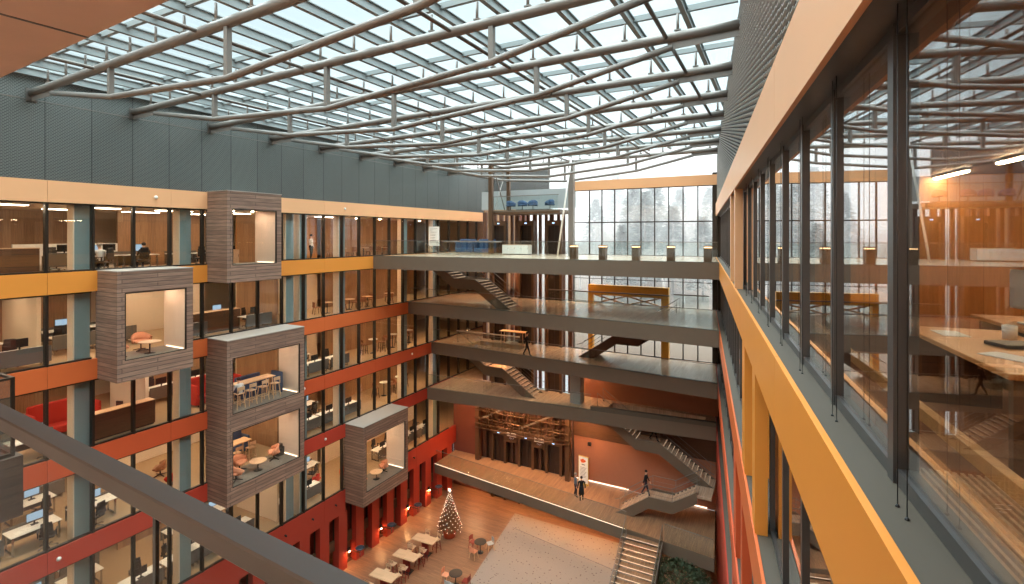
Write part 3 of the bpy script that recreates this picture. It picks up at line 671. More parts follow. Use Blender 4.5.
# ------------------------------------------------------------------ stairs
def stair(label, start, dirx, z0, segs, y0, width, side_mat=M_fascia, nose=E_nose, rails=True, cat='staircase'):
    """start x, climbing in dirx (+1/-1) along x; segs: ('f', run, rise) flights and ('l', run) landings; near stringer at y0, body behind it"""
    root = thing('staircase', label, cat, (start, y0, z0))
    x, z = 0.0, 0.0; up = [(0, .0)]; dn = []; pts = [(0.0, 0.0)]
    tread_mb = None
    for sg in segs:
        if sg[0] == 'f':
            n = max(3, round(sg[2]/.172)); rr = sg[2]/n; go = sg[1]/n
            for i in range(n):
                xa = x+go*i; zc = z+rr*(i+1)
                m = MB(); xa0, xa1 = sorted((dirx*xa, dirx*(xa+go+.03))); m.box(xa0, .06, zc-.045, xa1, width-.06, zc); tr = m.build('tread', M_deck, root)
                m = MB(); xn = dirx*(xa-.012); m.box(min(xn, xn+.014*dirx), .06, zc-.03, max(xn, xn+.014*dirx), width-.06, zc-.012); m.build('nosing', nose, tr)
            x += sg[1]; z += sg[2]
        else:
            m = MB(); a, c_ = sorted((dirx*x, dirx*(x+sg[1]))); m.box(a, .06, z-.06, c_, width-.06, z); m.build('landing', M_deck, root); x += sg[1]
        pts.append((x, z))
    topo = [(dirx*a, b+.14) for a, b in pts]; bot = [(dirx*a, b-.60) for a, b in pts]
    poly = [(dirx*-.25, -.0), (dirx*-.2, .08)]+topo[1:] if False else [(dirx*-.3, 0)]+[(dirx*.0, .16)]+topo[1:]
    poly2 = bot[1:][::-1]+[(dirx*.85, 0)]
    P_ = poly+poly2
    for yy in (0, width-.06):
        m = MB(); q = [(a, yy, b) for a, b in P_]
        m.prism(q, (0, .06, 0)); m.build('stringer', side_mat, root)
    m = MB()
    for (a, b), (c_, d_) in zip(pts, pts[1:]):
        m.prism([(dirx*a, .06, b-.36), (dirx*c_, .06, d_-.36), (dirx*c_, .06, d_-.40), (dirx*a, .06, b-.40)], (0, width-.12, 0))
    m.build('soffit', M_soffit, root)
    if rails:
        for yy in (.03, width-.03):
            hp = [Vector((dirx*a, yy, b+1.0)) for a, b in pts]
            hr = MB(); hr.tube([hp[0]+Vector((dirx*-.35, 0, -.12))]+hp, .022, 8); h_ = hr.build('handrail', M_steel, root)
            hr = MB(); 
            for dz in (.35, .62, .82): hr.tube([p_-Vector((0, 0, dz)) for p_ in hp], .009, 6)
            hr.build('wire', M_steel, h_)
            hr = MB()
            for p_ in hp: hr.tube([p_, p_-Vector((0, 0, 1.05))], .014, 6)
            hr.build('baluster', M_steel, h_)
    return root
# A: second bridge up to the topmost bridge
pA = at_z(507, 309.5, Z4)
stair('upper zigzag stair descending from under the topmost footbridge onto the second one', pA.x, -1, Z4, [('f', 2.6, 1.81), ('l', 1.8), ('f', 2.6, 1.76)], pA.y, 1.6)
# B: fourth bridge up to the third
pB = at_z(532, 398, Z2)
stair('lower zigzag stair joining the third footbridge to the fourth beside the red facade end', pB.x, -1, Z2, [('f', 2.6, 1.78), ('l', 1.5), ('f', 2.6, 1.72)], min(pB.y, 34.8), 1.5)
# C: third bridge up to the second
pC = at_z(582, 357, Z3)
stair('reddish-brown stair seen from below, rising from the third footbridge deck', pC.x, 1, Z3, [('f', 2.5, 1.75), ('l', 1.5), ('f', 2.5, 1.7)], 32.9 if pC.y < 32.5 else pC.y, 1.4, M_soffit)
# E: fourth bridge down to the half landing at the near facade, F: from mezzanine up to it
yE = 35.05
stair('long stair falling from the fourth footbridge towards the near facade', 20.9, -1, 5.35, [('f', 3.1, 2.1), ('l', 1.6), ('f', 2.75, 1.92)], yE, 1.4)
pF = at_z(622, 506, ZM)
stair('short angular stair rising from the mezzanine deck under the long stair', 15.5, 1, ZM, [('f', 1.9, 1.4), ('l', 1.5), ('f', 1.5, 1.0)], 33.6, 1.35)
mb = MB(); mb.box(20.4, 33.6, 5.2, 21.25, 36.4, 5.35); struct('floor_landing', mb, M_deck, 'half landing where the long stair turns at the near facade', 'landing')
# G: lit stair from the hall up to the mezzanine (runs along y)
gx0, gx1 = 16.4, 18.7; yg = 31.75
root = thing('staircase', 'straight timber stair with glowing treads leading down from the mezzanine to the hall', 'staircase', (gx0, yg, 0))
n = 17; rr = ZM/n; go = .29
for i in range(n):
    zc = ZM-rr*(i+1); ya = -go*(i+1)
    if zc < .02: break
    m = MB(); m.box(.08, ya, zc-.05, gx1-gx0-.08, ya+go+.03, zc); tr = m.build('tread', MATS['mezzanine_boards'], root)
    m = MB(); m.box(.08, ya-.012, zc-.04, gx1-gx0-.08, ya+.002, zc-.014); m.build('nosing', glow('bright_nosing', (1, .72, .48), 1.0) if 'bright_nosing' not in MATS else MATS['bright_nosing'], tr)
for xx in (0, gx1-gx0-.07):
    m = MB(); m.prism([(xx, 0, ZM-.02), (xx, -go*n, .05), (xx, -go*n, 0), (xx, -go*n+.5, 0), (xx, 0, ZM-.5)], (.07, 0, 0)); m.build('stringer', M_fascia, root)
    m = MB(); m.tube([(xx+.035, 0, ZM+1.0), (xx+.035, -go*n, 1.0), (xx+.035, -go*n, 0.02)], .025, 8); h_ = m.build('handrail', M_steel, root)
    m = MB()
    for i in range(0, 18, 3): m.tube([(xx+.035, -go*i, ZM-rr*i+1.0), (xx+.035, -go*i, ZM-rr*i)], .014, 6)
    m.build('baluster', M_steel, h_)
    m = MB(); m.prism([(xx+.03, -.05, ZM+.06), (xx+.03, -go*n, .1), (xx+.03, -go*n, .93), (xx+.03, -.05, ZM+.93)], (.012, 0, 0)); m.build('glass_panel', G_bal, root)
# well guards on the decks
def guard(label, L, x0_, x1_, y_, rail_m=M_white, z_=None):
    z = LZ[L] if z_ is None else z_
    root = thing('well_guard', label, 'balustrade', (x0_, y_, z)); w = x1_-x0_
    MB().box(0, -.012, 0, w, .012, .95).build('glass_panel', G_bal, root); MB().rbox(0, -.06, .95, w, .06, 1.03, .015).build('handrail', rail_m, root)
    return root
guard('white-topped guard rail round the stair well on the third footbridge', 3, 1.9, 7.6, 34.35)
guard('glass guard rail behind the stair landing on the topmost footbridge', 5, 2.6, 7.6, 31.5, M_steel)
guard('glass guard rail near the yellow frame on the second footbridge', 4, 9.5, 18.4, 35.4, M_steel)
guard('glass guard rail at the end windows on the second footbridge', 4, 18.5, 20.8, 36.4, M_steel)

# ------------------------------------------------------------------ end of the atrium: lift core, slats, curtain wall
XC0, XC1 = 2.6, 10.9
M_end = plain('dark_red_end', srgb(116, 62, 48), .7)
mb = MB(); mb.box(-.2, YEND, 0, XC0, YEND+.2, Z2-.85); struct('wall_far_side', mb, M_end, 'dark red end wall between offices and lift core on the lower levels', 'wall')
mb = MB(); mb.box(-.2, 43.5, Z2-.85, 4, 43.7, Z6); struct('wall_far_recess', mb, M_end, 'dark end wall of the recess beside the lift core', 'wall')
mb = MB(); mb.box(XC0-.15, YEND+.7, Z2, XC0, 43.5, Z6+1); struct('wall_recess_side', mb, M_woodv, 'timber side wall of the lift core recess', 'wall')
mb = MB(); mb.box(-.2, 43.5, Z6, 6, 43.7, 27.9); struct('wall_far_upper', mb, M_grid, 'grey metal wall closing the recess above the peach band', 'wall')
for L in (2, 3, 4, 5):
    mb = MB(); mb.box(.05, YEND-.1, LZ[L]-.8, XC0, 43.5, LZ[L]); struct('floor_recess', mb, M_deck, 'timber floor in the recess beside the lift core, level of the %s office floor' % LV[L], 'floor')
for L, (za, zb) in {'lowest': (0, ZM-.5), 'mezzanine': (ZM, Z2-.9), 'fourth': (Z2, Z3-.9), 'third': (Z3, Z4-.9), 'second': (Z4, Z5-.9), 'top': (Z5, Z6-.2)}.items():
    mb = MB(); x = XC0+.15; i = 0
    while x < XC1:
        w = .22 if i % 3 else .34
        mb.box(x, YEND+.05, za, x+w, YEND+.25, zb); x += w+(.2 if i % 2 else .3); i += 1
    tag(mb.build('slat_screen', M_slatb), 'screen of upright brown slats behind the lifts, %s level' % L, 'slat screen')
dm_f = MB(); dm_f.box(-.7, -.4, 0, -.5, 0, 2.62); dm_f.box(.5, -.4, 0, .7, 0, 2.62); dm_f.box(-.5, -.4, 2.25, .5, 0, 2.62); dm_f = dm_f.mesh('portal_frame', M_brownm)
dm_d = MB(); dm_d.box(-.5, -.14, 0, -.006, -.1, 2.25); dm_d.box(.006, -.14, 0, .5, -.1, 2.25); dm_d = dm_d.mesh('lift_door', M_doorg)
dm_i = MB(); dm_i.box(-.09, -.412, 2.38, .09, -.4, 2.46); dm_i = dm_i.mesh('indicator', E_ind)
for nm, z in (('hall', 0), ('mezzanine', ZM), ('fourth bridge', Z2), ('third bridge', Z3), ('second bridge', Z4), ('topmost bridge', Z5)):
    for i, x in enumerate((4.5, 7.0, 9.4)):
        root = thing('lift_portal', 'bronze lift doorway on the %s level, %s from the red facade' % (nm, ORD[i]), 'lift door', (x, YEND, z), 0, 'lift doorways')
        place('portal_frame', dm_f, root); place('lift_door', dm_d, root); place('indicator', dm_i, root)
# exposed steel frame over the mezzanine lifts
root = thing('steel_framework', 'open brown steel framework of pipes above the mezzanine lift doors', 'steel frame', (0, YEND-.75, ZM))
for x in (2.75, 10.75): MB().box(x-.17, -.17, 0, x+.17, .17, Z2-ZM-.9).build('column', M_brownm, root)
for z_ in (2.75, 3.1, 3.55, 4.2): 
    for dy in (-.25, .25): MB().tube([(2.6, dy, z_), (10.95, dy, z_)], .05, 8).build('pipe', M_brownm, root)
for x in (3.7, 4.6, 5.8, 7.0, 8.2, 9.4): MB().bar((x, 0, 2.6), (x, 0, 4.4), .1, .1, (1, 0, 0)).build('hanger', M_brownm, root)
for x in (2.8, 6.8): MB().bar((x, 0, 3.3), (x+3.8, 0, 5.3), .12, .12).build('brace', M_steel, root)
for i, x in enumerate((5.75, 8.2)):
    root = thing('line_sign', 'small sign of white lines between the mezzanine lift doors, %s from the red facade' % ORD[i], 'sign', (x, YEND-.45, ZM+2.35), 0, 'line signs by the lifts')
    MB().box(-.5, -.012, -.5, .5, .012, .35).build('board', M_brownm, root)
    for j, z_ in enumerate((.22, .1, -.02)): MB().box(-.42, -.02, z_, .42, -.0125, z_+.045).build('white_line', M_paper, root)
    m = MB(); m.tube([(-.2, -.02, -.2), (-.12, -.02, -.12), (-.06, -.02, -.25), (.0, -.02, -.14), (.07, -.02, -.25), (.15, -.02, -.13), (.2, -.02, -.2)], .018, 6); m.build('script_mark', M_paper, root)
# mezzanine rear wall and light line
mb = MB(); mb.box(XC1+.1, YEND-.08, ZM, 21.2, YEND+.1, ZM+3.3); struct('wall_mezzanine', mb, M_wallmz, 'terracotta rear wall of the mezzanine behind the stairs', 'wall')
mb = MB(); mb.box(XC1+.1, YEND-.1, ZM+3.3, 21.2, YEND+.1, Z2-.86); struct('wall_mezzanine_upper', mb, M_darkwood, 'dark upper wall over the terracotta wall of the mezzanine', 'wall')
mb = MB(); mb.box(XC1+.3, YEND-.12, ZM+.04, 15.2, YEND-.08, ZM+.09); tag(mb.build('floor_light_line', E_strip), 'glowing light line along the foot of the terracotta wall beside the poster', 'light')
mb = MB(); mb.box(18.7, YEND-.12, ZM+.04, 20.6, YEND-.08, ZM+.09); tag(mb.build('floor_light_line', E_strip), 'glowing light line under the long stair near the near facade', 'light')
mb = MB(); mb.box(11.2, YEND-.2, 0, 21.2, YEND, ZM-.5); struct('wall_under_mezzanine', mb, M_darkwood, 'dark wall below the mezzanine', 'wall')
mb = MB(); mb.box(XC1+.1, YEND-.1, Z2, 21.3, YEND+.1, Z3-.86); struct('wall_fourth_bridge', mb, M_wallmz, 'terracotta wall at the end of the fourth footbridge', 'wall')
mb = MB(); mb.box(XC0-2, YEND+.5, 0, XC1+.2, YEND+.6, Z2-.5); struct('wall_core', mb, M_darkwood, 'dark wall of the lift core behind the lower slats', 'wall')
# curtain wall
xm = [10.95+(.0)]+[12.2+.975*i for i in range(10)]
rows = [Z2+.0, Z3, Z4, Z5, EYE+.95, 25.05]
mb_n = 0
for i in range(len(xm)-1):
    a, c_ = xm[i], xm[i+1]
    f = MB(); f.box(a-.035, YEND-.05, Z3-.84, a+.035, YEND+.1, 25.05)
    for z_ in rows[1:]: f.box(a+.035, YEND-.02, z_-.05, c_-.035, YEND+.08, z_+.03)
    for z_ in (Z5-1.8, Z4-1.8): f.box(a+.035, YEND-.01, z_-.02, c_-.035, YEND+.06, z_+.02)
    w = struct(num('window'), f, M_mull, 'full-height curtain wall bay at the far end of the atrium, %s from the lift core' % ORD[i], 'window')
    g = MB(); g.box(a+.035, YEND+.03, Z3-.84, c_-.035, YEND+.045, 25.05); g.build('pane', G_pane, w)
mb = MB(); mb.box(xm[-1]-.04, YEND-.06, Z3-.8, xm[-1]+.3, YEND+.12, 25.9); mb.box(xm[-1]+.1, YEND+.12, 0, xm[-1]+1.9, YEND+.2, 25.9); struct(num('trim'), mb, M_mull, 'dark end post of the far curtain wall', 'trim')
mb = MB(); mb.box(XC1, YEND-.15, 25.05, 21.8, YEND+.15, 25.75); struct(num('trim'), mb, M_peach, 'peach roof fascia above the far curtain wall', 'trim')
g = MB(); g.box(XC1, YEND+.0, 25.75, 21.8, YEND+.02, 28); w = struct(num('window'), g, G_pane, 'strip of glass between the far fascia and the skylight', 'window')
g = MB(); g.box(XC0, YEND+.6, Z2-.5, XC1, YEND+.62, 28); struct(num('window'), g, G_pane, 'glass wall behind the slats of the lift core', 'window')
# L6 gallery
root = thing('roof_gallery', 'small upper gallery with glass rail above the lift doorways', 'gallery', (0, 0, Z6-.25))
gx = at_y(490, YEND-3)
MB().box(gx, YEND-3.0, -.25, 11, YEND+.0, 0).build('deck', M_fascia, root)
MB().box(gx, YEND-3.03, -.27, 11, YEND-3.0, -.12).build('edge_beam', M_brownm, root)
g = MB()
for i in range(4): g.box(gx+.1+1.38*i+.01, YEND-2.95, 0, gx+.1+1.38*(i+1)-.01, YEND-2.935, 1.05)
b_ = g.build('glass_balustrade', G_bal, root); MB().box(gx+.1, YEND-2.97, 1.05, 10.9, YEND-2.92, 1.1).build('handrail', M_steel, b_)
for i, (x, z_a, z_b, w) in enumerate([(at_y(491, YEND-3.3), Z5, 27.0, .3), (at_y(508.5, YEND-.6), Z6-.25, 27.0, .25), (at_y(571.5, YEND-3.3), Z5, 26.9, .36)]):
    mb = MB(); mb.box(-w/2, -w/2, 0, w/2, w/2, z_b-z_a); tag(mb.build('column', M_brownm if i < 2 else M_steel, None, (x, YEND-3.3 if i != 1 else YEND-.6, z_a)), ['brown steel column at the red facade end of the roof gallery', 'short brown column standing on the roof gallery', 'tall grey column at the open end of the roof gallery'][i], 'column', kind='structure')
mb = MB(); mb.tube([(at_y(557.5, 33.2), 33.2, Z5+.02), (at_y(571, 33.2), 33.2, 26.9)], .06, 10); tag(mb.build('raking_pole', M_white), 'slender white raking pole leaning beside the tall grey column', 'pole')
mb = MB(); c0, c1 = at_y(491, YEND-3.3)+.24, at_y(508.5, YEND-.6)-.2; mb.bar((c0, YEND-3.2, Z6-.2), (c1, YEND-.8, 26.6), .06, .06); mb.bar((c0, YEND-3.2, 26.6), (c1, YEND-.8, Z6-.2), .06, .06); tag(mb.build('cross_brace', M_steel), 'crossed steel braces between the roof gallery columns', 'brace')
mb = MB(); mb.box(2.6, YEND+.1, Z6, 11, YEND+.3, 25.3); struct('wall_gallery', mb, M_slatm, 'grey wall behind the roof gallery', 'wall')
# yellow portal outside
root = thing('yellow_frame', 'yellow steel frame with timber bracing standing just inside the far windows', 'frame', (0, 36.7, 0))
xa, xb_ = at_y(589, 36.7), at_y(669, 36.7)
MB().box(xa, -.2, 17.2, xb_, .2, 17.95).build('beam', M_yellow, root); MB().box(xb_-.5, -.21, Z3, xb_, .21, 17.2).build('post', M_yellow, root)
MB().box(xa, -.21, Z3, xa+.35, .21, 17.2).build('post', M_yellow, root)
for s0, s1 in ((.08, .5), (.5, .92)):
    for d0, d1 in ((16.58, 17.2), (17.2, 16.58)):
        X0, X1 = xa+(xb_-xa)*s0, xa+(xb_-xa)*s1; MB().bar((X0, 0, d0), (X1, 0, d1), .1, .1).build('brace', M_oak, root)
# outside ground and trees
mb = MB(); nx, ny = 24, 16
for j in range(ny+1):
    for i in range(nx+1):
        x = -60+i*8; y = 38+(j/ny)**1.5*170; h = 12.5+.07*max(0, y-48)+random.uniform(-.4, .4)
        mb.v.append((x, y, h))
for j in range(ny):
    for i in range(nx): mb.smooth = True; mb.face([j*(nx+1)+i, j*(nx+1)+i+1, (j+1)*(nx+1)+i+1, (j+1)*(nx+1)+i])
struct('ground_outside', mb, M_hill, 'brown winter field rising outside the far windows', 'field')
def branch(mb, p, d, ln, r, depth):
    q = p+d*ln; mid = p+d*ln*.5+Vector((random.uniform(-1, 1), random.uniform(-1, 1), 0))*ln*.05
    mb.tube([p, mid, q], [r, r*.85, r*.66], 5 if depth < 3 else 4, False)
    if depth >= 6 or r < .008: return
    for i in range(3 if depth < 5 else 2):
        a = random.uniform(0, 2*math.pi); sp = random.uniform(.35, .8) if i else random.uniform(.05, .3)
        u = d.orthogonal().normalized(); u = Matrix.Rotation(a, 3, d) @ u
        nd = (d*math.cos(sp)+u*math.sin(sp)+Vector((0, 0, .1))).normalized()
        branch(mb, p+d*ln*random.uniform(.6, 1), nd, ln*random.uniform(.62, .82), r*.6, depth+1)
def bare_tree(seed):
    random.seed(seed); mb = MB(); branch(mb, Vector((0, 0, 0)), Vector((0, 0, 1)), 3.2, .2, 0); return mb.mesh('bare_tree', M_wbark)
def pine_mesh(seed):
    random.seed(seed); mb = MB(); mb.tube([(0, 0, 0), (0, 0, 13)], [.25, .05], 6); mb.cur = 1
    for i in range(1500):
        z = random.uniform(2.2, 13); rr = (13.5-z)*.34*random.uniform(.1, 1)+.2; a = random.uniform(0, 6.283)
        c = Vector((rr*math.cos(a), rr*math.sin(a), z)); d = Vector((math.cos(a), math.sin(a), random.uniform(-.3, .3)))
        for j in range(3):
            s_ = Vector((random.uniform(-1, 1), random.uniform(-1, 1), random.uniform(-.6, .6))).normalized()
            b = mb.pts([c-d*.3, c+s_*.22, c+d*.4]); mb.face([b, b+1, b+2])
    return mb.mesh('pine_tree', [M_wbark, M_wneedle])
tm = [bare_tree(3), bare_tree(11), bare_tree(23)]; pm_ = [pine_mesh(5), pine_mesh(8)]
random.seed(21)
spots = [(590, 62, 0, .9), (602, 58, 1, .8), (612, 66, 2, 1.0), (622, 60, 4, .75), (634, 74, 4, 1.15), (645, 66, 3, 1.05), (655, 80, 4, 1.2), (664, 60, 0, .95), (673, 70, 3, .9), (684, 62, 2, .9), (693, 74, 1, 1.1), (703, 64, 3, .8), (712, 70, 0, 1.0), (596, 90, 3, 1.0), (628, 96, 0, 1.3), (650, 100, 1, 1.3), (680, 98, 4, 1.1), (700, 104, 2, 1.3), (580, 70, 1, .9), (560, 66, 0, .9), (540, 72, 2, 1.0), (516, 70, 1, 1.0), (608, 84, 1, 1.1), (639, 88, 2, 1.2), (668, 92, 0, 1.2), (690, 90, 1, 1.2), (710, 94, 3, 1.1), (616, 112, 3, 1.4), (646, 118, 2, 1.4)]
for i, (px, y, kind, s_) in enumerate(spots):
    x = at_y(px, y); z = 12.5+.07*max(0, y-48)-.2
    me = tm[kind] if kind < 3 else pm_[kind-3]
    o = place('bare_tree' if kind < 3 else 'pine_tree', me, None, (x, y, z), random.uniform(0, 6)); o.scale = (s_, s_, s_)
    tag(o, ('leafless grey tree' if kind < 3 else 'pale hazy pine')+' outside the far windows, %s across and %s' % (ORD[i], 'near the glass' if y < 75 else 'on the far slope'), 'tree', 'trees outside the far windows')

# winter mist outside
m_, nt_, out_ = _new('winter_mist'); vs = N(nt_, 'ShaderNodeVolumeScatter', Density=.0085); vs.inputs['Color'].default_value = (.95, .97, 1, 1); nt_.links.new(vs.outputs[0], out_.inputs['Volume'])
mb = MB(); mb.box(-90, 39.5, 2, 130, 200, 45); o = mb.build('mist', m_); tag(o, 'pale winter mist hanging over the field outside the far windows', 'mist', kind='stuff')

# ------------------------------------------------------------------ bollards and fittings on the topmost bridge
for i, px in enumerate((574, 603, 636, 671, 708)):
    x = at_y(px, 28.9); y = bridge_edge(5, x, .75); x = at_y(px, y); y = bridge_edge(5, x, .75)
    root = thing('bollard_light', 'brown bollard light with glowing top on the topmost footbridge, %s from the lifts' % ORD[i], 'bollard light', (x, y, Z5), 0, 'bollards on the topmost footbridge')
    MB().box(-.2, -.2, 0, .2, .2, .78).build('body', M_brownm, root); MB().box(-.19, -.19, .78, .19, .19, .83).build('diffuser', E_boll, root); MB().box(-.2, -.2, .86, .2, .2, .9).build('cap', M_brownm, root)
    m = MB()
    for sx in (-1, 1):
        for sy in (-1, 1): m.box(sx*.19-.01, sy*.19-.01, .78, sx*.19+.01, sy*.19+.01, .86)
    m.build('corner_pin', M_brownm, root)
bx = at_y(434, 33)
root = thing('whiteboard', 'white presentation board with grey scribbles at the office end of the topmost footbridge', 'board', (bx, 33, Z5))
MB().box(-.5, -.02, .62, .5, .02, 2.15).build('board', M_paper, root)
m = MB(); random.seed(2)
for j in range(9): m.tube([(-.35, -.025, 1.95-.13*j), (-.35+random.uniform(.2, .7), -.025, 1.95-.13*j+random.uniform(-.04, .04))], .012, 5)
m.build('scribble', M_text, root)
for s_ in (-1, 1): MB().tube([(s_*.45, 0, 0), (s_*.45, 0, .62)], .02, 8).build('leg', M_steel, root)

# ------------------------------------------------------------------ furniture
def k_desk(w=1.6, d=.8, panel=True):
    root = thing('desk', 'x', 'desk')
    MB().rbox(-w/2, -d/2, .71, w/2, d/2, .74, .008).build('desktop', M_white, root)
    for sx in (-1, 1):
        m = MB(); x = sx*(w/2-.08); m.box(x-.03, -d/2+.06, 0, x+.03, -d/2+.12, .71); m.box(x-.03, d/2-.12, 0, x+.03, d/2-.06, .71); m.box(x-.03, -d/2+.12, .02, x+.03, d/2-.12, .07); m.build('leg', M_chrome, root)
    if panel: MB().rbox(-w/2, d/2, .22, w/2, d/2+.04, .86, .01).build('screen_panel', M_greypan, root)
    return root
def k_chair():
    root = thing('office_chair', 'x', 'chair')
    m = MB(); m.rbox(-.24, -.23, .43, .24, .25, .51, .03); m.build('seat', M_blackp, root)
    m = MB()
    for i in range(4):
        z = .58+.13*i; y = -.25-.02*abs(i-1.5); m.rbox(-.22+.015*i, y-.03, z, .22-.015*i, y+.03, z+.135, .02)
    m.build('backrest', M_blackp, root)
    m = MB(); m.bar((0, -.2, .45), (0, -.28, .7), .06, .03); m.build('back_post', M_blackp, root)
    m = MB()
    for s_ in (-1, 1): m.box(s_*.28-.02, -.12, .48, s_*.28+.02, -.08, .68); m.rbox(s_*.28-.035, -.16, .68, s_*.28+.035, .12, .71, .01)
    m.build('armrest', M_blackp, root)
    m = MB(); m.tube([(0, 0, .08), (0, 0, .44)], .03, 8)
    for i in range(5):
        a = i*2*math.pi/5; m.bar((0, 0, .1), (.3*math.cos(a), .3*math.sin(a), .06), .045, .03); m.ball((.3*math.cos(a), .3*math.sin(a), .035), .035, 6, 4)
    m.build('base', M_chrome, root); return root
def k_monitor():
    root = thing('monitor', 'x', 'monitor')
    MB().rbox(-.12, -.09, 0, .12, .09, .015, .005).build('foot', M_blackp, root); MB().box(-.025, .01, .015, .025, .035, .3).build('stand', M_blackp, root)
    MB().rbox(-.27, -.02, .16, .27, .01, .5, .008).build('casing', M_blackp, root); MB().box(-.255, -.0225, .175, .255, -.0205, .485).build('screen', E_scr, root); return root
def k_armchair(mat):
    root = thing('armchair', 'x', 'armchair')
    m = MB(); m.rbox(-.3, -.28, .36, .3, .3, .48, .05); m.build('seat', mat, root)
    m = MB(); m.smooth = True; n = 14; ro, ri = .40, .32; prof = []
    for i in range(n+1):
        a = math.pi*(.02+.96*i/n)+math.pi; h = .58+.2*math.sin(math.pi*i/n)**1.2
        b = m.pts([(ro*.9*math.cos(a), ro*math.sin(a)*.9+.14, .34), (ro*math.cos(a), ro*1.02*math.sin(a)+.14, h), (ri*math.cos(a), ri*1.02*math.sin(a)+.14, h), (ri*.9*math.cos(a), ri*math.sin(a)*.9+.14, .34)])
        if i:
            for j in range(4): m.face([prof+j, prof+(j+1) % 4, b+(j+1) % 4, b+j])
        prof = b
        if i in (0, n): m.face([b, b+1, b+2, b+3])
    m.build('backrest', mat, root)
    m = MB(); m.tube([(0, 0, .04), (0, 0, .37)], .03, 8)
    for i in range(4):
        a = i*math.pi/2+.78; m.bar((0, 0, .08), (.32*math.cos(a), .32*math.sin(a), .02), .04, .03)
    m.build('swivel_base', M_blackp, root); return root
def k_round(h=.5, r=.42, top=M_oak, base=M_blackp):
    root = thing('round_table', 'x', 'table')
    MB().lathe([(r-.01, h-.025), (r, h-.015), (r, h-.005), (r-.01, h)], 28).build('tabletop', top, root)
    m = MB(); m.lathe([(.22, 0), (.22, .012), (.03, .03), (.028, h-.026)], 16); m.build('pedestal', base, root); return root
def k_high(top=M_oak, w=1.7, d=.8, h=1.05):
    root = thing('high_table', 'x', 'table')
    MB().rbox(-w/2, -d/2, h-.05, w/2, d/2, h, .01).build('tabletop', top, root)
    MB().box(-.25, -.06, .03, .25, .06, h-.05).build('pillar', M_wine, root); MB().rbox(-.4, -.3, 0, .4, .3, .03, .01).build('base_plate', M_blackp, root); return root
def k_bar(top=M_oak, w=2.2, d=.7, h=1.05):
    root = thing('bar_table', 'x', 'table')
    MB().rbox(-w/2, -d/2, h-.05, w/2, d/2, h, .01).build('tabletop', top, root)
    for sx in (-1, 1):
        m = MB(); x = sx*(w/2-.12); m.bar((x, -d/2+.08, 0), (x-.03*sx, -d/2+.1, h-.05), .05, .05, (1, 0, 0)); m.build('leg', M_oak, root)
        m = MB(); m.bar((x, d/2-.08, 0), (x-.03*sx, d/2-.1, h-.05), .05, .05, (1, 0, 0)); m.build('leg', M_oak, root)
    return root
def k_stool(mat=M_oak, legm=M_wine, h=.72):
    root = thing('bar_stool', 'x', 'stool')
    m = MB(); m.rbox(-.2, -.19, h, .2, .2, h+.04, .015); m.build('seat', mat, root)
    m = MB(); m.rbox(-.2, -.2, h+.2, .2, -.17, h+.38, .012); m.box(-.19, -.2, h+.03, -.16, -.175, h+.2); m.box(.16, -.2, h+.03, .19, -.175, h+.2); m.build('backrest', mat, root)
    for sx in (-1, 1):
        for sy in (-1, 1): MB().bar((sx*.22, sy*.2, 0), (sx*.15, sy*.14, h), .032, .032, (1, 0, 0)).build('leg', legm, root)
    m = MB(); z = .28
    for a, b in (((-.2, -.18), (.2, -.18)), ((.2, -.18), (.2, .18)), ((.2, .18), (-.2, .18)), ((-.2, .18), (-.2, -.18))): m.bar((a[0], a[1], z), (b[0], b[1], z), .02, .02)
    m.build('footrest', legm, root); return root
def k_side(mat, legm=M_oak):
    root = thing('side_chair', 'x', 'chair')
    m = MB(); m.rbox(-.22, -.21, .43, .22, .22, .47, .02); m.build('seat', mat, root)
    m = MB(); 
    for i in range(5):
        x = -.16+.08*i; m.rbox(x-.042, -.25-.03*math.cos(i-2)+.02, .5, x+.042, -.22-.03*math.cos(i-2)+.02, .82, .01)
    m.box(-.19, -.235, .46, -.16, -.205, .55); m.box(.16, -.235, .46, .19, -.205, .55); m.build('backrest', mat, root)
    for sx in (-1, 1):
        for sy in (-1, 1): MB().bar((sx*.23, sy*.22, 0), (sx*.17, sy*.16, .43), .03, .03, (1, 0, 0)).build('leg', legm, root)
    return root
def k_cabinet(w=2.0, d=.45, h=1.1, mat=M_darkwood):
    root = thing('storage_cabinet', 'x', 'cabinet')
    MB().box(-w/2, -d/2, .06, w/2, d/2, h-.03).build('body', mat, root); MB().box(-w/2+.04, -d/2+.04, 0, w/2-.04, d/2-.04, .06).build('plinth', M_blackp, root)
    MB().rbox(-w/2-.01, -d/2-.02, h-.03, w/2+.01, d/2+.01, h, .006).build('top', M_oak, root)
    n = max(2, round(w/.6))
    for i in range(n):
        a = -w/2+w*i/n+.006; c_ = -w/2+w*(i+1)/n-.006; dr = MB().box(a, -d/2-.018, .08, c_, -d/2, h-.05).build('door', mat, root)
        MB().box(c_-.05, -d/2-.032, h*.55, c_-.035, -d/2-.018, h*.55+.14).build('handle', M_chrome, dr)
    return root
def k_sofa(mat, w=1.8, hi=1.25):
    root = thing('sofa', 'x', 'sofa')
    MB().rbox(-w/2, -.35, .1, w/2, .35, .44, .04).build('seat', mat, root); MB().rbox(-w/2, -.46, .1, w/2, -.3, hi, .05).build('backrest', mat, root)
    for sx in (-1, 1): MB().rbox(sx*(w/2)-.06, -.46, .1, sx*(w/2)+.06, .35, hi*.8, .04).build('side_panel', mat, root)
    m = MB()
    for sx in (-1, 1):
        for sy in (-1, 1): m.box(sx*(w/2-.1)-.02, sy*.28-.02, 0, sx*(w/2-.1)+.02, sy*.28+.02, .1)
    m.build('foot', M_blackp, root); return root
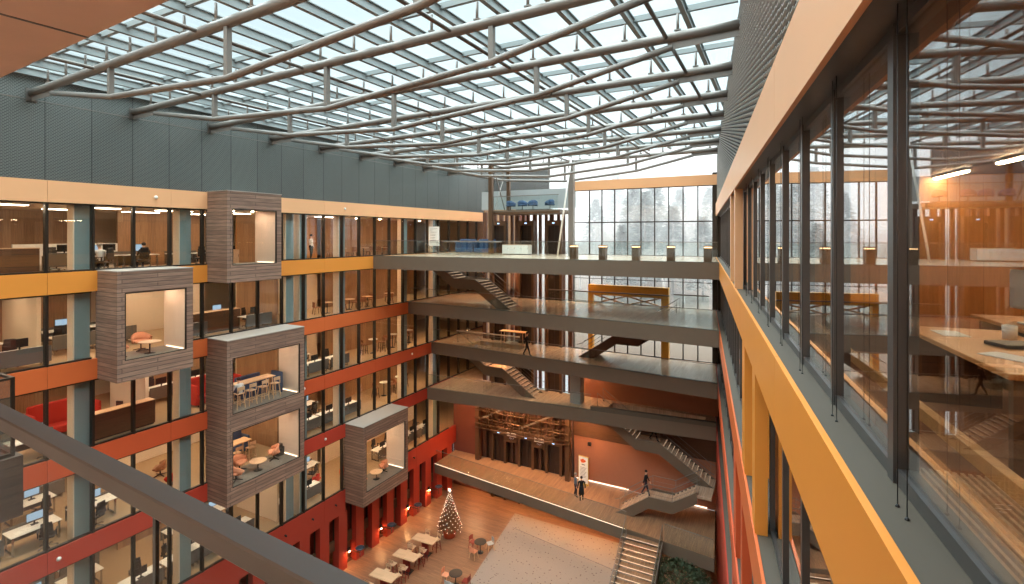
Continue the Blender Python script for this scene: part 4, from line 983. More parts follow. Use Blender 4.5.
def k_laptop():
    root = thing('laptop', 'x', 'laptop')
    MB().rbox(-.16, -.11, 0, .16, .11, .016, .004).build('keyboard', M_slatm, root)
    m = MB(); m.prism([(-.16, .11, .012), (.16, .11, .012), (.16, .17, .22), (-.16, .17, .22)], (0, .008, .0)); m.build('lid', M_slatm, root)
    m = MB(); m.prism([(-.15, .112, .025), (.15, .112, .025), (.15, .165, .21), (-.15, .165, .21)], (0, -.003, 0)); m.build('screen', E_scr, root); return root
PROTO = {}; MADE = {}
def put(key, make, label, loc, rz=0.0, group=None):
    """first use keeps the built thing, later uses are copies with copied parts"""
    if key not in PROTO:
        o = make(); PROTO[key] = o; o.location = loc; o.rotation_euler = (0, 0, rz); o['label'] = label
        if group: o['group'] = group
        return o
    src = PROTO[key]; o = dup(src, label, loc, rz, None, group)
    if group is None and 'group' in o: del o['group']
    return o
CNT = {}
def nth(key): CNT[key] = CNT.get(key, 0)+1; return ORD[CNT[key]-1]
def fz(L): return LZ[L]-.2
PI = math.pi
def workplace(L, x, y, rz, person_=None, mon=True, chair=True):
    """desk facing rz (user side is local -y) with its chair and monitor"""
    z = fz(L); ca, sa = math.cos(rz), math.sin(rz)
    g = lambda a, b: (x+ca*a-sa*b, y+sa*a+ca*b)
    i = nth(('desk', L))
    put('desk', k_desk, 'white desk with grey screen, %s from the near end, %s office floor' % (i, LV[L]), (x, y, z), rz, 'office desks')
    if chair:
        q = g(random.uniform(-.2, .2), -.75); put('chair', k_chair, 'black swivel chair at the %s desk from the near end, %s office floor' % (i, LV[L]), (q[0], q[1], z), rz+random.uniform(-.5, .5), 'office chairs')
    if mon:
        q = g(.1, .15); put('mon', k_monitor, 'black monitor on the %s desk from the near end, %s office floor' % (i, LV[L]), (q[0], q[1], z+.74), rz, 'desk monitors')
    for j in range(2):
        q = g(-.5+.25*j, -.1+.1*j); m = MB(); m.box(-.1, -.14, 0, .1, .14, .006+.01*j)
        tag(m.build('paper_sheet', M_paper, None, (q[0], q[1], z+.742), rz+j), 'white paper %s on the %s desk from the near end, %s office floor' % (('sheet', 'stack')[j], i, LV[L]), 'paper', 'papers on desks')
random.seed(5)
W = workplace
ROWS = {5: [(-2.5, 11.6, 1), (-2.5, 13.4, 1), (-4.6, 11.4, 0), (-4.6, 13.2, 0), (-2.4, 15.6, 1), (-2.4, 17.4, 1)],
        4: [(-1.5, 5.4, 0), (-1.5, 7.1, 0), (-1.5, 8.8, 0), (-4.2, 6.4, 1), (-4.2, 8.3, 1), (-3.6, 11.2, 0), (-3.6, 12.9, 0), (-5.6, 11.6, 1), (-5.6, 13.3, 1), (-1.6, 15.2, 0), (-3.9, 16.4, 1), (-3.9, 18.2, 1), (-1.5, 18.9, 0)],
        3: [(-1.6, 9.2, 1), (-5.2, 9.0, 1), (-1.5, 21.4, 0), (-1.5, 23.1, 0), (-1.5, 24.9, 0), (-4.0, 22.0, 1), (-4.0, 23.8, 1)],
        2: [(-1.6, 5.6, 0), (-1.6, 7.4, 0), (-1.6, 9.2, 1), (-1.6, 11.2, 1), (-4.2, 8.2, 1), (-4.2, 10.0, 1), (-1.5, 20.9, 0), (-1.5, 22.6, 0), (-1.5, 24.3, 0), (-1.5, 26.0, 0), (-4.1, 21.2, 1), (-4.1, 22.9, 1), (-4.1, 24.6, 1)],
        1: [(-1.5, 6.2+1.72*i, 0) for i in range(7)]+[(-4.1, 6.6+1.72*i, 1) for i in range(4)]+[(-1.5, 20.9+1.72*i, 0) for i in range(2)]+[(-4.0, 21.2+1.72*i, 1) for i in range(3)]+[(-1.5, 29.4+1.72*i, 0) for i in range(4)]}
for L_, rs in ROWS.items():
    for x_, y_, b_ in sorted(rs, key=lambda r: r[1]): W(L_, x_, y_, PI/2 if b_ else -PI/2)
for y_ in (16.0, 17.8): W(1, -1.5, y_, -PI/2); W(1, -4.1, y_+.3, PI/2)
for L_, ys_ in ((1, (6.8, 8.6, 10.4, 12.2)), (2, (7.2, 9.0, 10.8)), (4, (6.0, 7.8)), (3, (15.6, 17.4))):
    for y_ in ys_: W(L_, -5.6 if L_ != 3 else -4.6, y_, -PI/2)
put('cab', lambda: k_cabinet(2.6, .5, 1.15), 'waist-high wooden cabinet block behind the nearest windows of the top office floor', (-2.4, 8.3, fz(5)), -PI/2)
put('cab2', lambda: k_cabinet(1.2, .45, .9, M_oak), 'oak cabinet seen inside the topmost wooden box', (-1.2, 17.0, fz(5)), PI/2)
put('cab', None, 'long wooden cabinet behind the second office floor windows under the topmost box', (-2.45, 17.2, fz(4)), -PI/2)
put('redsofa', lambda: k_sofa(M_redf, 2.4, 1.4), 'red high-backed booth sofa near the first windows of the third office floor', (-3.4, 7.0, fz(3)), -PI/2)
put('redsofa', None, 'red high-backed booth sofa beside the black chair on the third office floor', (-3.6, 11.0, fz(3)), -PI/2)
put('cab', None, 'long low wooden cabinet behind the third office floor windows under a box', (-1.4, 12.2, fz(3)), -PI/2)
put('chair', None, 'black swivel chair beside the red booth on the third office floor', (-2.6, 12.9, fz(3)), .4)
put('chair', None, 'black swivel chair alone on the carpet of the fourth office floor', (-2.6, 12.9, fz(2)), 2.0)
put('brownchair', lambda: k_armchair(M_brownf), 'brown leather armchair on the fourth office floor beside the tall box', (-3.4, 14.9, fz(2)), 2.4)
put('redchair', lambda: k_armchair(M_redf), 'red armchair on the fourth office floor behind a teal column', (-1.7, 14.6, fz(2)), 2.0)
put('orangechair', lambda: k_armchair(M_orangef), 'bright orange armchair at the rear of the lowest wooden box', (-1.4, 25.6, fz(1)), -2.0)
put('redchair', None, 'red armchair on the lowest office floor just before the lowest box', (-2.4, 24.0, fz(1)), 2.0)
# inside the boxes
for (L, x, y, rz, lab) in [(4, .7, 11.15, -.2, 'peach armchair cut by the frame edge inside the second-floor wooden box'), (4, .05, 12.3, -1.75, 'peach armchair facing out beside the small table in the second-floor wooden box'),
                           (2, 1.0, 16.1, -.1, 'peach armchair nearest the glass in the lower room of the tall box'), (2, .1, 16.9, -1.35, 'peach armchair behind the coffee table in the lower room of the tall box'), (2, .55, 18.6, 2.6, 'peach armchair by the pale wall in the lower room of the tall box'),
                           (1, .55, 27.3, 2.5, 'peach armchair by the pale wall in the lowest wooden box'), (1, .6, 25.1, -.2, 'peach armchair half hidden by the frame in the lowest wooden box')]:
    put('peachchair', lambda: k_armchair(M_peachf), lab, (x, y, LZ[L]+.02), rz, 'peach armchairs')
put('rt', k_round, 'small round coffee table inside the second-floor wooden box', (.95, 12.2, Z4+.02))
put('rt', None, 'round coffee table among armchairs in the lower room of the tall box', (.95, 17.35, Z2+.02))
put('rt', None, 'round coffee table inside the lowest wooden box', (.85, 26.25, Z1+.02))
put('bar', k_bar, 'oak bar-height table in the upper room of the tall box', (.35, 17.5, Z3+.02), PI/2)
put('bar', None, 'oak bar-height table behind the armchairs on the fourth office floor', (-1.5, 17.4, Z2-.2), PI/2)
for i, (x, y, rz, lab) in enumerate([(1.0, 16.9, PI/2, 'oak bar stool at the glass side of the box table, nearer the white-shirted person'), (1.0, 17.6, PI/2, 'oak bar stool at the middle of the glass side of the box table'), (1.0, 18.3, PI/2, 'oak bar stool at the pale-wall end of the box table')]):
    put('oakstool', lambda: k_stool(M_oak, M_oak), lab, (x, y, Z3+.02), rz, 'stools in the tall box')
for i, (x, y) in enumerate([(-.85, 16.6), (-.85, 17.4), (-.85, 18.2)]):
    put('oakstool', None, 'oak bar stool at the fourth office floor rear table, %s from the near end' % ORD[i], (x, y, Z2-.2), PI/2, 'stools at the rear table')
put('bluesofa', lambda: k_sofa(M_bluef, 1.5, 1.15), 'blue upholstered bench in the upper room of the tall box', (-.75, 18.2, Z3-.2), -PI/2)
put('redsofa', None, 'red high-backed sofa at the rear of the upper room of the tall box', (-1.9, 16.9, Z3-.2), -PI/2)
put('bluesofa', None, 'blue upholstered bench at the rear table of the fourth office floor', (-2.4, 18.2, Z2-.2), -PI/2)
for y_, nm_ in ((15.62, 'person end'), (19.05, 'pale-wall end')):
    m_ = MB(); m_.rbox(-.45, -.05, 0, .45, .05, 1.12, .03); tag(m_.build('booth_panel', M_bluef, None, (.2, y_, Z3+.02)), 'blue upholstered booth panel in the upper room of the tall box, %s' % nm_, 'panel')
mb = MB(); mb.box(-.18, -.18, 0, .18, .18, .45); mb.box(-.12, -.12, .45, .12, .12, .62); tag(mb.build('bag', M_blackp, None, (.35, 19.1, Z2+.02)), 'black bag standing by the pale wall in the lower room of the tall box', 'bag')
# cafe area near the bridges
for L, ys in ((5, (26.0, 28.2, 30.2, 32.4)), (4, (24.8, 26.8, 28.6, 31.0)), (3, (29.2, 31.4, 33.4)), (2, (30.4, 32.2))):
    for j, y in enumerate(ys):
        hi = L in (3, 2)
        put('hrt' if hi else 'crt', (lambda: k_round(1.05, .35, M_white)) if hi else (lambda: k_round(.74, .4, M_oak)), '%s round cafe table, %s from the near end, %s office floor' % ('white high' if hi else 'oak', ORD[j], LV[L]), (-2.2, y, fz(L)), 0, 'cafe tables')
        for s_ in (0, 1):
            a = 1.2+s_*PI+.4*j; q = (-2.2+.7*math.cos(a), y+.7*math.sin(a))
            side = ('glass', 'inner')[0 if math.cos(a) > 0 else 1]
            put('cst' if hi else 'cch', (lambda: k_stool(M_brownf, M_brownm)) if hi else (lambda: k_side(M_brownf, M_brownm)), 'brown cafe %s, %s side of the %s cafe table, %s office floor' % ('stool' if hi else 'chair', side, ORD[j], LV[L]), (q[0], q[1], fz(L)), a+PI/2, 'cafe seats')
# wall panels, partitions in the offices
def panel(L, x0_, y0_, x1_, y1_, h, m, label, name='wall_partition'):
    mb = MB(); mb.box(x0_, y0_, fz(L), x1_, y1_, fz(L)+h); struct(name, mb, m, label, 'partition')
FH = 2.9
for L in range(1, 6):
    hh = LZ[L+1]-BAND-.02-fz(L)
    panel(L, -8.55, -2, -8.4, 14, hh, M_woodv, 'timber rear panelling nearest the viewer, %s office floor' % LV[L])
    panel(L, -6.2, 14.2, -6.05, 18.8, hh, [M_woodv, M_cream, M_woodv, M_cream, M_woodv][L-1], 'partition wall behind the wooden boxes, %s office floor' % LV[L])
    panel(L, -4.6, 19.9, -.9, 20.02, hh, [M_cream, M_woodv, M_woodv, M_woodv, M_woodv][L-1], 'cross wall between office and lounge, %s office floor' % LV[L])
    panel(L, -4.6, 26.4, -4.45, 37, hh, [M_cream, M_woodv, M_woodv, M_woodv, M_woodv][L-1], 'rear wall of the cafe zone, %s office floor' % LV[L])
    panel(L, -5.0, 20.1, -4.85, 26.3, hh, [M_cream, M_woodv, M_cream, M_cream, M_orangewood][L-1], 'rear wall of the lounge zone, %s office floor' % LV[L])
panel(4, -6.5, 9.8, -3.0, 9.95, 2.78, M_cream, 'cream meeting-room wall behind the second office floor window')
panel(3, -5.5, 13.6, -2.2, 13.75, 2.9, M_lining, 'pale panel wall behind the third office floor cabinet')
panel(5, -5.95, 9.95, -5.85, 14.1, 1.25, M_white, 'low white divider behind the desks on the top office floor')
# ceiling lights
om = MB(); om.box(-.2, -.8, 0, .2, .8, .03); om = om.mesh('diffuser', E_off); oh = MB(); oh.box(-.23, -.83, .025, .23, .83, .07); oh = oh.mesh('housing', M_white)
for L in range(1, 6):
    z = LZ[L+1]-BAND-.1; j = 0
    for y in (5.0, 8.2, 11.4, 14.6, 17.8, 21.0, 24.2):
        for x in (-1.6, -4.6):
            j += 1; root = thing('ceiling_light', 'white ceiling light, %s office floor, %s from the near end in the %s line' % (LV[L], ORD[(j-1)//2], ('window', 'inner')[(j-1) % 2]), 'ceiling light', (x, y, z), 0, 'office ceiling lights')
            place('diffuser', om, root); place('housing', oh, root)
dm = MB(); dm.lathe([(.09, 0), (.09, .02)], 14); dmE = dm.mesh('lens', glow('cafe_downlight', (1.0, .66, .36), 420.0)); dm = MB(); dm.lathe([(.12, .015), (.12, .07)], 14); dmH = dm.mesh('housing', M_brownm)
for L in range(1, 6):
    z = LZ[L+1]-BAND-.1
    for j, y in enumerate((27.0, 29.4, 31.8, 34.2)):
        root = thing('downlight', 'round cafe downlight, %s from the near end, %s office floor' % (ORD[j], LV[L]), 'downlight', (-1.7, y, z), 0, 'cafe downlights'); place('lens', dmE, root); place('housing', dmH, root)
# offices behind the nearby glazing
em = MB(); em.box(-.04, -.75, 0, .04, .75, .04); emE = em.mesh('diffuser', E_offr); em = MB(); em.box(-.06, -.78, .03, .06, .78, .07); emH = em.mesh('housing', M_white)
for L in range(2, 6):
    for j, u in enumerate((2.2, 4.8, 7.4, 10.0, 12.6, 16.0, 20.0) if L == 5 else (6.0, 11.0, 16.0, 21.0)):
        root = thing('ceiling_light', 'slim light line behind the nearby glazing, %s floor, %s along from the viewer' % (LV[L], ORD[j]), 'ceiling light', R(4.6, u, LZ[L+1]-BAND-.1), RROT, 'light lines behind the nearby glazing'); place('diffuser', emE, root); place('housing', emH, root)
def k_wdesk():
    root = thing('desk', 'x', 'desk')
    MB().rbox(-.42, -1.0, .70, .42, 1.0, .74, .006).build('desktop', plain('honey_desktop', srgb(206, 142, 84), .35, var=.06, scale=4), root)
    for sy in (-1, 1): MB().box(-.36, sy*.9-.03, 0, .36, sy*.9+.03, .70).build('leg', M_darkwood, root)
    MB().box(.36, -.87, .2, .39, .87, .7).build('modesty_panel', M_darkwood, root); return root
for j, (n_, u_, lab) in enumerate([(2.35, 5.4, 'honey timber desk with papers, near the window behind the nearby glazing'), (3.4, 6.6, 'second honey timber desk with a white monitor behind the first, nearby office'), (2.35, 9.6, 'honey timber desk farther along behind the nearby glazing')]):
    put('wdesk', k_wdesk, lab, R(n_, u_, Z5-.2), RROT, 'timber desks behind the nearby glazing')
zt = Z5-.2+.742
for j, (n_, u_, sx, sy, h, m, nm, lab) in enumerate([(2.2, 6.0, .21, .3, .006, M_paper, 'paper_sheet', 'white sheet on the far end of the nearby timber desk'), (2.45, 5.5, .3, .22, .03, M_blackp, 'tablet', 'black tablet lying on the nearby timber desk'), (2.2, 5.0, .21, .3, .006, M_paper, 'paper_sheet', 'white sheet on the close end of the nearby timber desk'), (2.6, 5.9, .12, .12, .16, M_paper, 'pen_cup', 'pale pen pot on the nearby timber desk'), (2.55, 5.2, .3, .24, .02, M_slatm, 'notebook', 'grey notebook on the nearby timber desk')]):
    m_ = MB(); m_.rbox(-sx/2, -sy/2, 0, sx/2, sy/2, h, .003) if nm != 'pen_cup' else m_.lathe([(.05, 0), (.055, .12), (.05, .12), (.045, .01)], 14)
    tag(m_.build(nm, m, None, R(n_, u_, zt), RROT+.3*j), lab, nm.replace('_', ' '))
root = thing('monitor', 'white rounded monitor seen from behind on the second timber desk, nearby office', 'monitor', R(3.25, 6.9, zt), RROT+.2)
MB().rbox(-.1, -.1, 0, .1, .1, .015, .005).build('foot', M_white, root); MB().box(-.02, -.03, .015, .02, .03, .3).build('stand', M_white, root); MB().rbox(-.03, -.32, .14, .03, .32, .56, .03).build('casing', M_white, root)
mb = MB(); 
for j in range(22): mb.box(-.5+.045*j, -1.2, 0, -.5+.045*j+.02, 1.2, .03)
tag(mb.build('floor_grille', M_oak, None, R(1.9, 3.2, Z5-.198), RROT), 'slatted floor grille behind the nearest pane of the nearby glazing', 'grille')

# ------------------------------------------------------------------ hall furniture
for i, (px, py) in enumerate([(384, 575), (406.5, 555), (425, 538.6), (361, 600)]):
    p = at_z(px, py, 1.05)
    put('high', k_high, ['oak-topped high table in the hall, third from the Christmas tree', 'oak-topped high table in the hall, second from the Christmas tree', 'oak-topped high table in the hall nearest the Christmas tree', 'oak-topped high table in the hall half hidden by the handrail'][i], (p.x, p.y, 0), .05, 'high tables in the hall')
    for j, (dx, dy, rz) in enumerate([(-.5, -.72, 0), (.4, -.72, .2), (-.45, .72, PI), (.45, .72, PI-.3)]):
        put('hstool', lambda: k_stool(M_oak, M_wine), 'oak bar stool at the %s high table from the Christmas tree, %s side, %s' % (['third', 'second', 'first', 'fourth'][i], ('viewer', 'viewer', 'lift', 'lift')[j], ('fin end', 'hall end', 'fin end', 'hall end')[j]), (p.x+dx, p.y+dy, 0), rz, 'bar stools in the hall')
for i, (px, py) in enumerate([(480.3, 541.5), (455.7, 573)]):
    p = at_z(px, py, .74)
    put('drt', lambda: k_round(.74, .42, M_blackp), ['black round table nearest the pale carpet, with a white chair', 'black round table nearer the viewer in the hall'][i], (p.x, p.y, 0))
    for j, (a, m) in enumerate([(2.9, 'w'), (4.6, 'o'), (.9, 'g')] if i == 0 else [(.1, 'w'), (3.2, 'o'), (4.7, 'g')]):
        mat = {'w': M_wine, 'o': M_peachf, 'g': M_slatm}[m]; nm = {'w': 'wine-red', 'o': 'peach', 'g': 'pale grey'}[m]
        put('side'+m, lambda: k_side(mat, mat if m == 'w' else M_oak), '%s chair at the black round table %s' % (nm, ['next to the pale carpet', 'nearer the viewer'][i]), (p.x+.72*math.cos(a), p.y+.72*math.sin(a), 0), a+PI/2, 'chairs at the round tables')
# christmas tree
p = at_z(449.5, 536, 0)
root = thing('christmas_tree', 'lit Christmas tree in a copper pot standing by the red fins', 'Christmas tree', (p.x, p.y, 0))
MB().lathe([(.42, 0), (.46, .04), (.46, .5), (.43, .52)], 24).build('pot', M_brass, root); MB().tube([(0, 0, .4), (0, 0, 3.2)], [.05, .015], 8).build('trunk', M_bark, root)
random.seed(4); m = MB()
for i in range(900):
    z = .6+2.6*random.random()**1.3; r_ = (3.35-z)/2.75*.95*random.uniform(.55, 1); a = random.uniform(0, 6.283); d = Vector((math.cos(a), math.sin(a), -.25))
    c = Vector((0, 0, z+.1)); e = Vector((math.cos(a)*r_, math.sin(a)*r_, z-.1)); s_ = Vector((-math.sin(a), math.cos(a), 0))*.05*(.5+r_); u_ = Vector((0, 0, .05))
    b = m.pts([c.lerp(e, .35)-s_, c.lerp(e, .35)+s_, e+u_, e-s_*.3]); m.face([b, b+1, b+2]); m.face([b, b+2, b+3])
m.build('foliage', M_fir, root)
m = MB()
for i in range(150):
    z = .65+2.5*(i/150); r_ = (3.35-z)/2.75*.95+.01; a = i*2.4; m.ball((r_*math.cos(a), r_*math.sin(a), z-.1), .016, 5, 4)
tag(m.build('fairy_lights', E_bulb, root), kind='stuff')
for i in range(22):
    z = .8+2.1*(i/22); r_ = (3.35-z)/2.75*.9; a = i*2.05+1; MB().ball((r_*math.cos(a), r_*math.sin(a), z-.12), .06, 8, 6).build('bauble', M_chrome if i % 2 else M_brass, root)
m = MB()
for j in range(5):
    a = j*2*PI/5; m.prism([(0, -.02, 3.3), (.05*math.cos(a+.6), -.02, 3.3+.05*math.sin(a+.6)), (.16*math.cos(a), -.02, 3.3+.16*math.sin(a)), (.05*math.cos(a-.6), -.02, 3.3+.05*math.sin(a-.6))], (0, .04, 0))
m.build('star', E_bulb, root)
MB().lathe([(.2, .53), (.2, .6), (.05, .63)], 14).build('pot_light', E_bulb, root)
# wall lamps on the red fins
for i, (px, py) in enumerate([(359, 541), (391, 518), (418, 498), (441, 480)]):
    k = round((at_x(px-11, .06)-9.05)/1.5); y = at_x(px-11, .06); y = YK(round((y-9.05)/1.5)) if abs(YK(round((y-9.05)/1.5))-y) < .36 else y
    zl = EYE+(HY-(py+8))/F*( (y*CS+(0-25)*-SN) if True else 0)
    root = thing('wall_lamp', 'black swing-arm wall lamp glowing on a red fin, %s from the near end' % ORD[i], 'wall lamp', (.06, y, zl), 0, 'wall lamps on the red fins')
    MB().rbox(0, -.09, -.12, .13, .09, .12, .015).build('bracket', M_blackp, root); MB().tube([(.06, 0, 0), (.95, .1, .02)], .035, 8).build('arm', M_brownm, root)
    MB().tube([(.95, .1, -.25), (.95, .1, .28)], .03, 8).build('stem', M_chrome, root); MB().lathe([(.27, .0), (.29, .02), (.29, .05), (.2, .09)], 20, (.95, .1, .28)).build('shade', plain('dark_blue_shade', srgb(52, 60, 70), .35), root)
    MB().lathe([(.05, -.14), (.05, -.12)], 12, (.09, 0, 0)).build('bulb', E_lamp, root)
# poster board by the lifts
p = at_z(583.5, 485, ZM)
root = thing('poster_board', 'tall white poster board with orange heading by the mezzanine lifts', 'poster', (p.x, p.y, ZM), -.15)
MB().rbox(-.42, -.03, .02, .42, .03, 2.15, .01).build('frame', plain('yellow_frame_paint', srgb(212, 170, 80), .5), root); MB().box(-.38, -.036, .16, .38, -.031, 2.1).build('sheet', M_paper, root)
m = MB()
for dx, dz in ((-.16, 1.82), (-.02, 1.88), (.12, 1.82), (.02, 1.76), (-.1, 1.74)): m.tube([(dx, -.04, dz), (dx, -.0365, dz)], .085, 14)
m.build('orange_emblem', M_orangef, root)
m = MB(); m.box(-.14, -.039, 1.5, .14, -.0365, 1.56)
for j in range(8): m.box(-.26, -.039, 1.3-.1*j, .26-.05*(j % 3), -.0365, 1.325-.1*j)
m.box(-.05, -.039, .24, .2, -.0365, .32); m.build('print', M_text, root)
mb = MB(); mb.box(-.12, -.1, 0, .12, .1, .22); mb.tube([(0, -.1, .11), (0, -.18, .1)], .06, 10); tag(mb.build('loudspeaker', M_blackp, None, (at_y(589, YEND-.3), YEND-.185, ZM+2.75)), 'small black loudspeaker high on the terracotta wall corner', 'loudspeaker')
# indoor tree by the lit stair
p = at_z(680, 575, 1.6)
root = thing('indoor_plant', 'dark green bushy indoor plant at the foot of the near facade beside the lit stair', 'plant', (p.x, p.y, 0))
MB().lathe([(.5, 0), (.62, .6), (.6, .62), (.5, .58)], 20).build('pot', M_blackp, root)
m = MB(); random.seed(9)
for i in range(7):
    a = i*.9; m.tube([(0, 0, .5), (.4*math.cos(a), .4*math.sin(a), 1.3), (1.0*math.cos(a), 1.0*math.sin(a), 1.9+.2*(i % 3))], [.04, .03, .01], 6)
m.build('stem', M_bark, root); m = MB()
for i in range(2600):
    a = random.uniform(0, 6.283); b_ = math.acos(random.uniform(-.3, 1)); rr = random.uniform(.6, 1)**.5
    c = Vector((1.55*rr*math.sin(b_)*math.cos(a)*(1+.18*math.sin(5*a)), 1.3*rr*math.sin(b_)*math.sin(a), 1.25+1.1*rr*math.cos(b_)*(1+.15*math.sin(7*a))))
    d = Vector((random.uniform(-1, 1), random.uniform(-1, 1), random.uniform(-.3, 1))).normalized(); s_ = d.orthogonal().normalized()*.035
    q = m.pts([c, c+d*.09+s_, c+d*.2, c+d*.09-s_]); m.face([q, q+1, q+2, q+3])
m.build('foliage', M_green, root)
# lounge seats on roof gallery and topmost bridge
for i, x in enumerate((6.6, 7.6, 8.5, 9.9)):
    put('bluechair', lambda: k_armchair(M_bluef), 'blue lounge chair on the upper roof gallery, %s from the red facade' % ORD[i], (x, YEND-2.2, Z6-.25), .3*i, 'blue chairs on the roof gallery')
for i, x in enumerate((2.6, 4.4)):
    put('bluesofa', None, 'blue bench on the topmost footbridge, %s from the red facade' % ORD[i], (x, 34.6, Z5), PI, 'blue benches on the topmost footbridge')
put('counter', lambda: k_cabinet(2.2, .6, .75, M_white), 'low white counter by the lifts on the topmost footbridge', (7.4, 34.3, Z5), 0)
mb = MB(); mb.box(-.4, -.4, 0, .4, .4, Z3-Z2-.86); tag(mb.build('column', M_slatm, None, (at_y(577, 35.3), 35.3, Z2)), 'broad grey column standing on the fourth footbridge', 'column', kind='structure')
put('bar', None, 'long timber bar table on the third footbridge near the walking person', (6.2, 36.0, Z3), .0)

# ------------------------------------------------------------------ people
def person(label, loc, rz, pose='stand', top=M_shirtk, legs=M_jeans, hair=M_hairb, skirt=False):
    S = {}
    seat = pose == 'sit'; hz = .52 if seat else .93
    dy = 0
    def nd(n, p, r, t, par=None): S[n] = (Vector(p), r, t, par)
    nd('pel', (0, 0, hz), .125, 'l'); nd('wst', (0, .0, hz+.15), .115, 't', 'pel'); nd('chs', (0, .01 if not seat else .05, hz+.36), .135, 't', 'wst'); nd('nkb', (0, .0 if not seat else .06, hz+.52), .06, 't', 'chs')
    nd('nk', (0, .01 if not seat else .08, hz+.58), .052, 's', 'nkb'); nd('hd', (0, .03 if not seat else .11, hz+.68), .088, 's', 'nk'); nd('hdt', (0, .02 if not seat else .10, hz+.76), .078, 's', 'hd')
    stride = .22 if pose == 'walk' else 0.03
    for s_, sd in (('L', -1), ('R', 1)):
        nd('hp'+s_, (sd*.09, 0, hz-.04), .1, 'l', 'pel')
        if seat:
            nd('kn'+s_, (sd*.12, .44, hz-.02), .068, 'l', 'hp'+s_); nd('an'+s_, (sd*.12, .42, .09), .045, 'l', 'kn'+s_); nd('to'+s_, (sd*.13, .6, .045), .04, 'b', 'an'+s_)
        else:
            f = stride*sd; nd('kn'+s_, (sd*.1, f*.6+.03, .5), .066, 'l', 'hp'+s_); nd('an'+s_, (sd*.1, f*1.2-(.06 if f < 0 else 0), .09), .043, 'l', 'kn'+s_); nd('to'+s_, (sd*.115, f*1.2+.15-(.06 if f < 0 else 0), .045), .038, 'b', 'an'+s_)
        nd('sh'+s_, (sd*.185, S['nkb'][0].y-.01, hz+.46), .062, 't', 'chs')
        if seat: el = (sd*.25, .12, hz+.22); wr = (sd*.16, .36, hz+.26)
        elif pose == 'walk': el = (sd*.25, -.06*sd, hz+.19); wr = (sd*.24, .02-.16*sd, hz-.02)
        elif pose == 'cup' and sd > 0: el = (.25, .03, hz+.2); wr = (.16, .25, hz+.3)
        else: el = (sd*.25, -.03, hz+.19); wr = (sd*.26, .05, hz-.05)
        nd('el'+s_, el, .047, 't', 'sh'+s_); nd('wr'+s_, wr, .032, 't', 'el'+s_)
        d = (Vector(wr)-Vector(el)).normalized(); side = Vector((1, 0, 0)); nd('pm'+s_, Vector(wr)+d*.08, .034, 's', 'wr'+s_)
        fw = d.cross(Vector((sd, 0, 0))).normalized()
        for j in range(4):
            b0 = Vector(wr)+d*.1+fw*(.027-.018*j); L_ = (.07, .08, .075, .058)[j]
            nd('f%d%s' % (j, s_), b0+d*.01, .0095, 's', 'pm'+s_); nd('g%d%s' % (j, s_), b0+d*L_*.6+Vector((-sd*.012, 0, 0)), .009, 's', 'f%d%s' % (j, s_)); nd('h%d%s' % (j, s_), b0+d*L_*.95+Vector((-sd*.03, 0, 0)), .0075, 's', 'g%d%s' % (j, s_))
        nd('t0'+s_, Vector(wr)+d*.05+fw*.04, .011, 's', 'pm'+s_); nd('t1'+s_, Vector(wr)+d*.095+fw*.06+Vector((-sd*.01, 0, 0)), .009, 's', 't0'+s_)
    names = list(S); idx = {n: i for i, n in enumerate(names)}
    me = bpy.data.meshes.new('person'); me.from_pydata([S[n][0] for n in names], [(idx[S[n][3]], idx[n]) for n in names if S[n][3]], [])
    ob = bpy.data.objects.new('person', me); COL.objects.link(ob); md = ob.modifiers.new('skin', 'SKIN'); md.use_smooth_shade = True
    lay = me.skin_vertices[0].data if len(me.skin_vertices) else None
    if lay is not None:
        for n in names: lay[idx[n]].radius = (S[n][1], S[n][1]*(.8 if n in ('chs', 'wst', 'pel') else 1)); lay[idx[n]].use_root = (n == 'pel')
        for n in ('chs',): lay[idx[n]].radius = (.16, .105)
        lay[idx['pel']].radius = (.145, .11); lay[idx['wst']].radius = (.13, .1)
    sb = ob.modifiers.new('sub', 'SUBSURF'); sb.levels = 1; sb.render_levels = 1
    dg = bpy.context.evaluated_depsgraph_get(); nm = bpy.data.meshes.new_from_object(ob.evaluated_get(dg)); ob.modifiers.clear(); ob.data = nm; nm.name = 'person'
    nm.materials.clear()
    for m_ in (top, legs, M_skin, M_blackp): nm.materials.append(m_)
    ti = {'t': 0, 'l': 1, 's': 2, 'b': 3}; segs = [(S[S[n][3]][0], S[n][0], S[n][2]) for n in names if S[n][3]]
    for pl in nm.polygons:
        c_ = pl.center; best = min(segs, key=lambda sg: (c_-(sg[0]+(sg[1]-sg[0])*max(0, min(1, (c_-sg[0]).dot(sg[1]-sg[0])/max(1e-9, (sg[1]-sg[0]).length_squared))))).length)
        pl.material_index = ti[best[2]]
    ob.location = loc; ob.rotation_euler = (0, 0, rz); tag(ob, label, 'person')
    h = S['hd'][0]; m = MB()
    m.ball(h+Vector((0, -.018, .045)), .098, 14, 9, (.95, 1.0, .95)); hr = m.build('hair', hair, ob)
    m = MB(); m.ball(h+Vector((0, .1, .0)), .016, 6, 5, (.8, 1.2, 1.3)); m.ball(h+Vector((-.085, .0, .0)), .02, 6, 5, (.5, .8, 1.3)); m.ball(h+Vector((.085, .0, 0)), .02, 6, 5, (.5, .8, 1.3)); m.build('nose_and_ears', M_skin, ob)
    m = MB(); m.ball(h+Vector((-.032, .083, .022)), .009, 6, 4); m.ball(h+Vector((.032, .083, .022)), .009, 6, 4); m.build('eyes', M_blackp, ob)
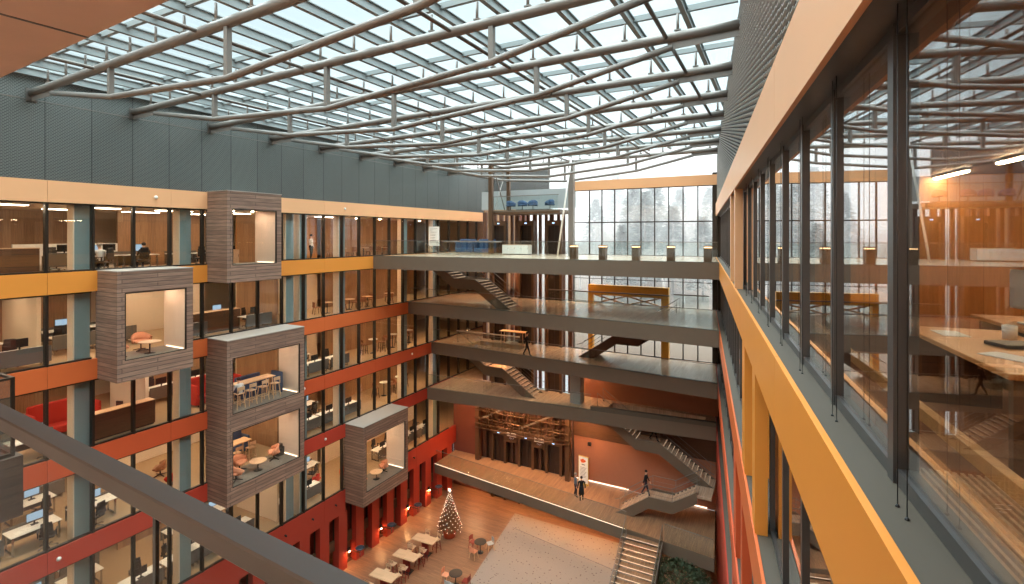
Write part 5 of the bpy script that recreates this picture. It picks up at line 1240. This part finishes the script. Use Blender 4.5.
    m = MB(); m.tube([h+Vector((-.022, .086, -.04)), h+Vector((0, .093, -.042)), h+Vector((.022, .086, -.04))], .005, 5); m.build('mouth', plain('lip', srgb(170, 96, 84), .5) if 'lip' not in MATS else MATS['lip'], ob)
    if skirt:
        m = MB(); m.lathe([(.2, hz-.42), (.17, hz-.1), (.15, hz+.05), (.13, hz+.12)], 16); m.build('skirt', top, ob)
    return ob
p1 = at_z(575.5, 497, ZM); person('person in a blue-grey jacket standing beside the poster board on the mezzanine', (p1.x, p1.y, ZM), -1.2, 'stand', M_shirtb, M_jeans, M_hairl)
p2 = at_z(581.5, 501, ZM); person('person in a black dress standing with back to us on the mezzanine', (p2.x, p2.y, ZM), .5, 'stand', M_shirtk, M_shirtk, M_hairb, True)
p3 = at_z(527, 356, Z3); person('person in black walking across the third footbridge', (p3.x, p3.y, Z3), -1.4, 'walk', M_shirtk, M_shirtk)
person('person in dark clothes climbing the short angular stair above the mezzanine', (17.1, 34.2, ZM+1.28), -1.57, 'walk', M_shirtk, M_jeans)
person('person in black coming down the long stair below the fourth footbridge', (17.3, 35.7, 7.45), -1.57, 'walk', M_shirtk, M_shirtk)
y5 = at_x(311, -2.6); person('person in a white top standing with a cup behind the top office floor windows', (-2.6, y5, fz(5)), -1.2, 'cup', M_shirtw, M_shirtk)
person('person in a white shirt seated at a desk on the top office floor', (-1.85, 11.6, fz(5)), PI/2, 'sit', M_shirtw, M_jeans, M_hairl)
person('dark-clothed person seated with back to the glass on the top office floor', (-1.85, 13.4, fz(5)), PI/2, 'sit', M_shirtk, M_jeans)
person('dark-haired person in white seated at the first desk of the second office floor', (-2.25, 7.1, fz(4)), -PI/2, 'sit', M_shirtw, M_jeans)
person('person in a brown sweater seated behind the second office floor windows', (-3.2, 16.4, fz(4)), PI/2, 'sit', M_shirtr, M_jeans)
person('person in a white shirt sitting at the bar table in the tall box', (1.0, 16.3, Z3+.22), PI/2, 'sit', M_shirtw, M_jeans)
put('oakstool', None, 'oak bar stool under the white-shirted person in the tall box', (1.0, 16.25, Z3+.02), PI/2, 'stools in the tall box')
person('person in black seated among desks on the fourth office floor', (-2.25, 22.6, fz(2)), -PI/2, 'sit', M_shirtk, M_jeans)
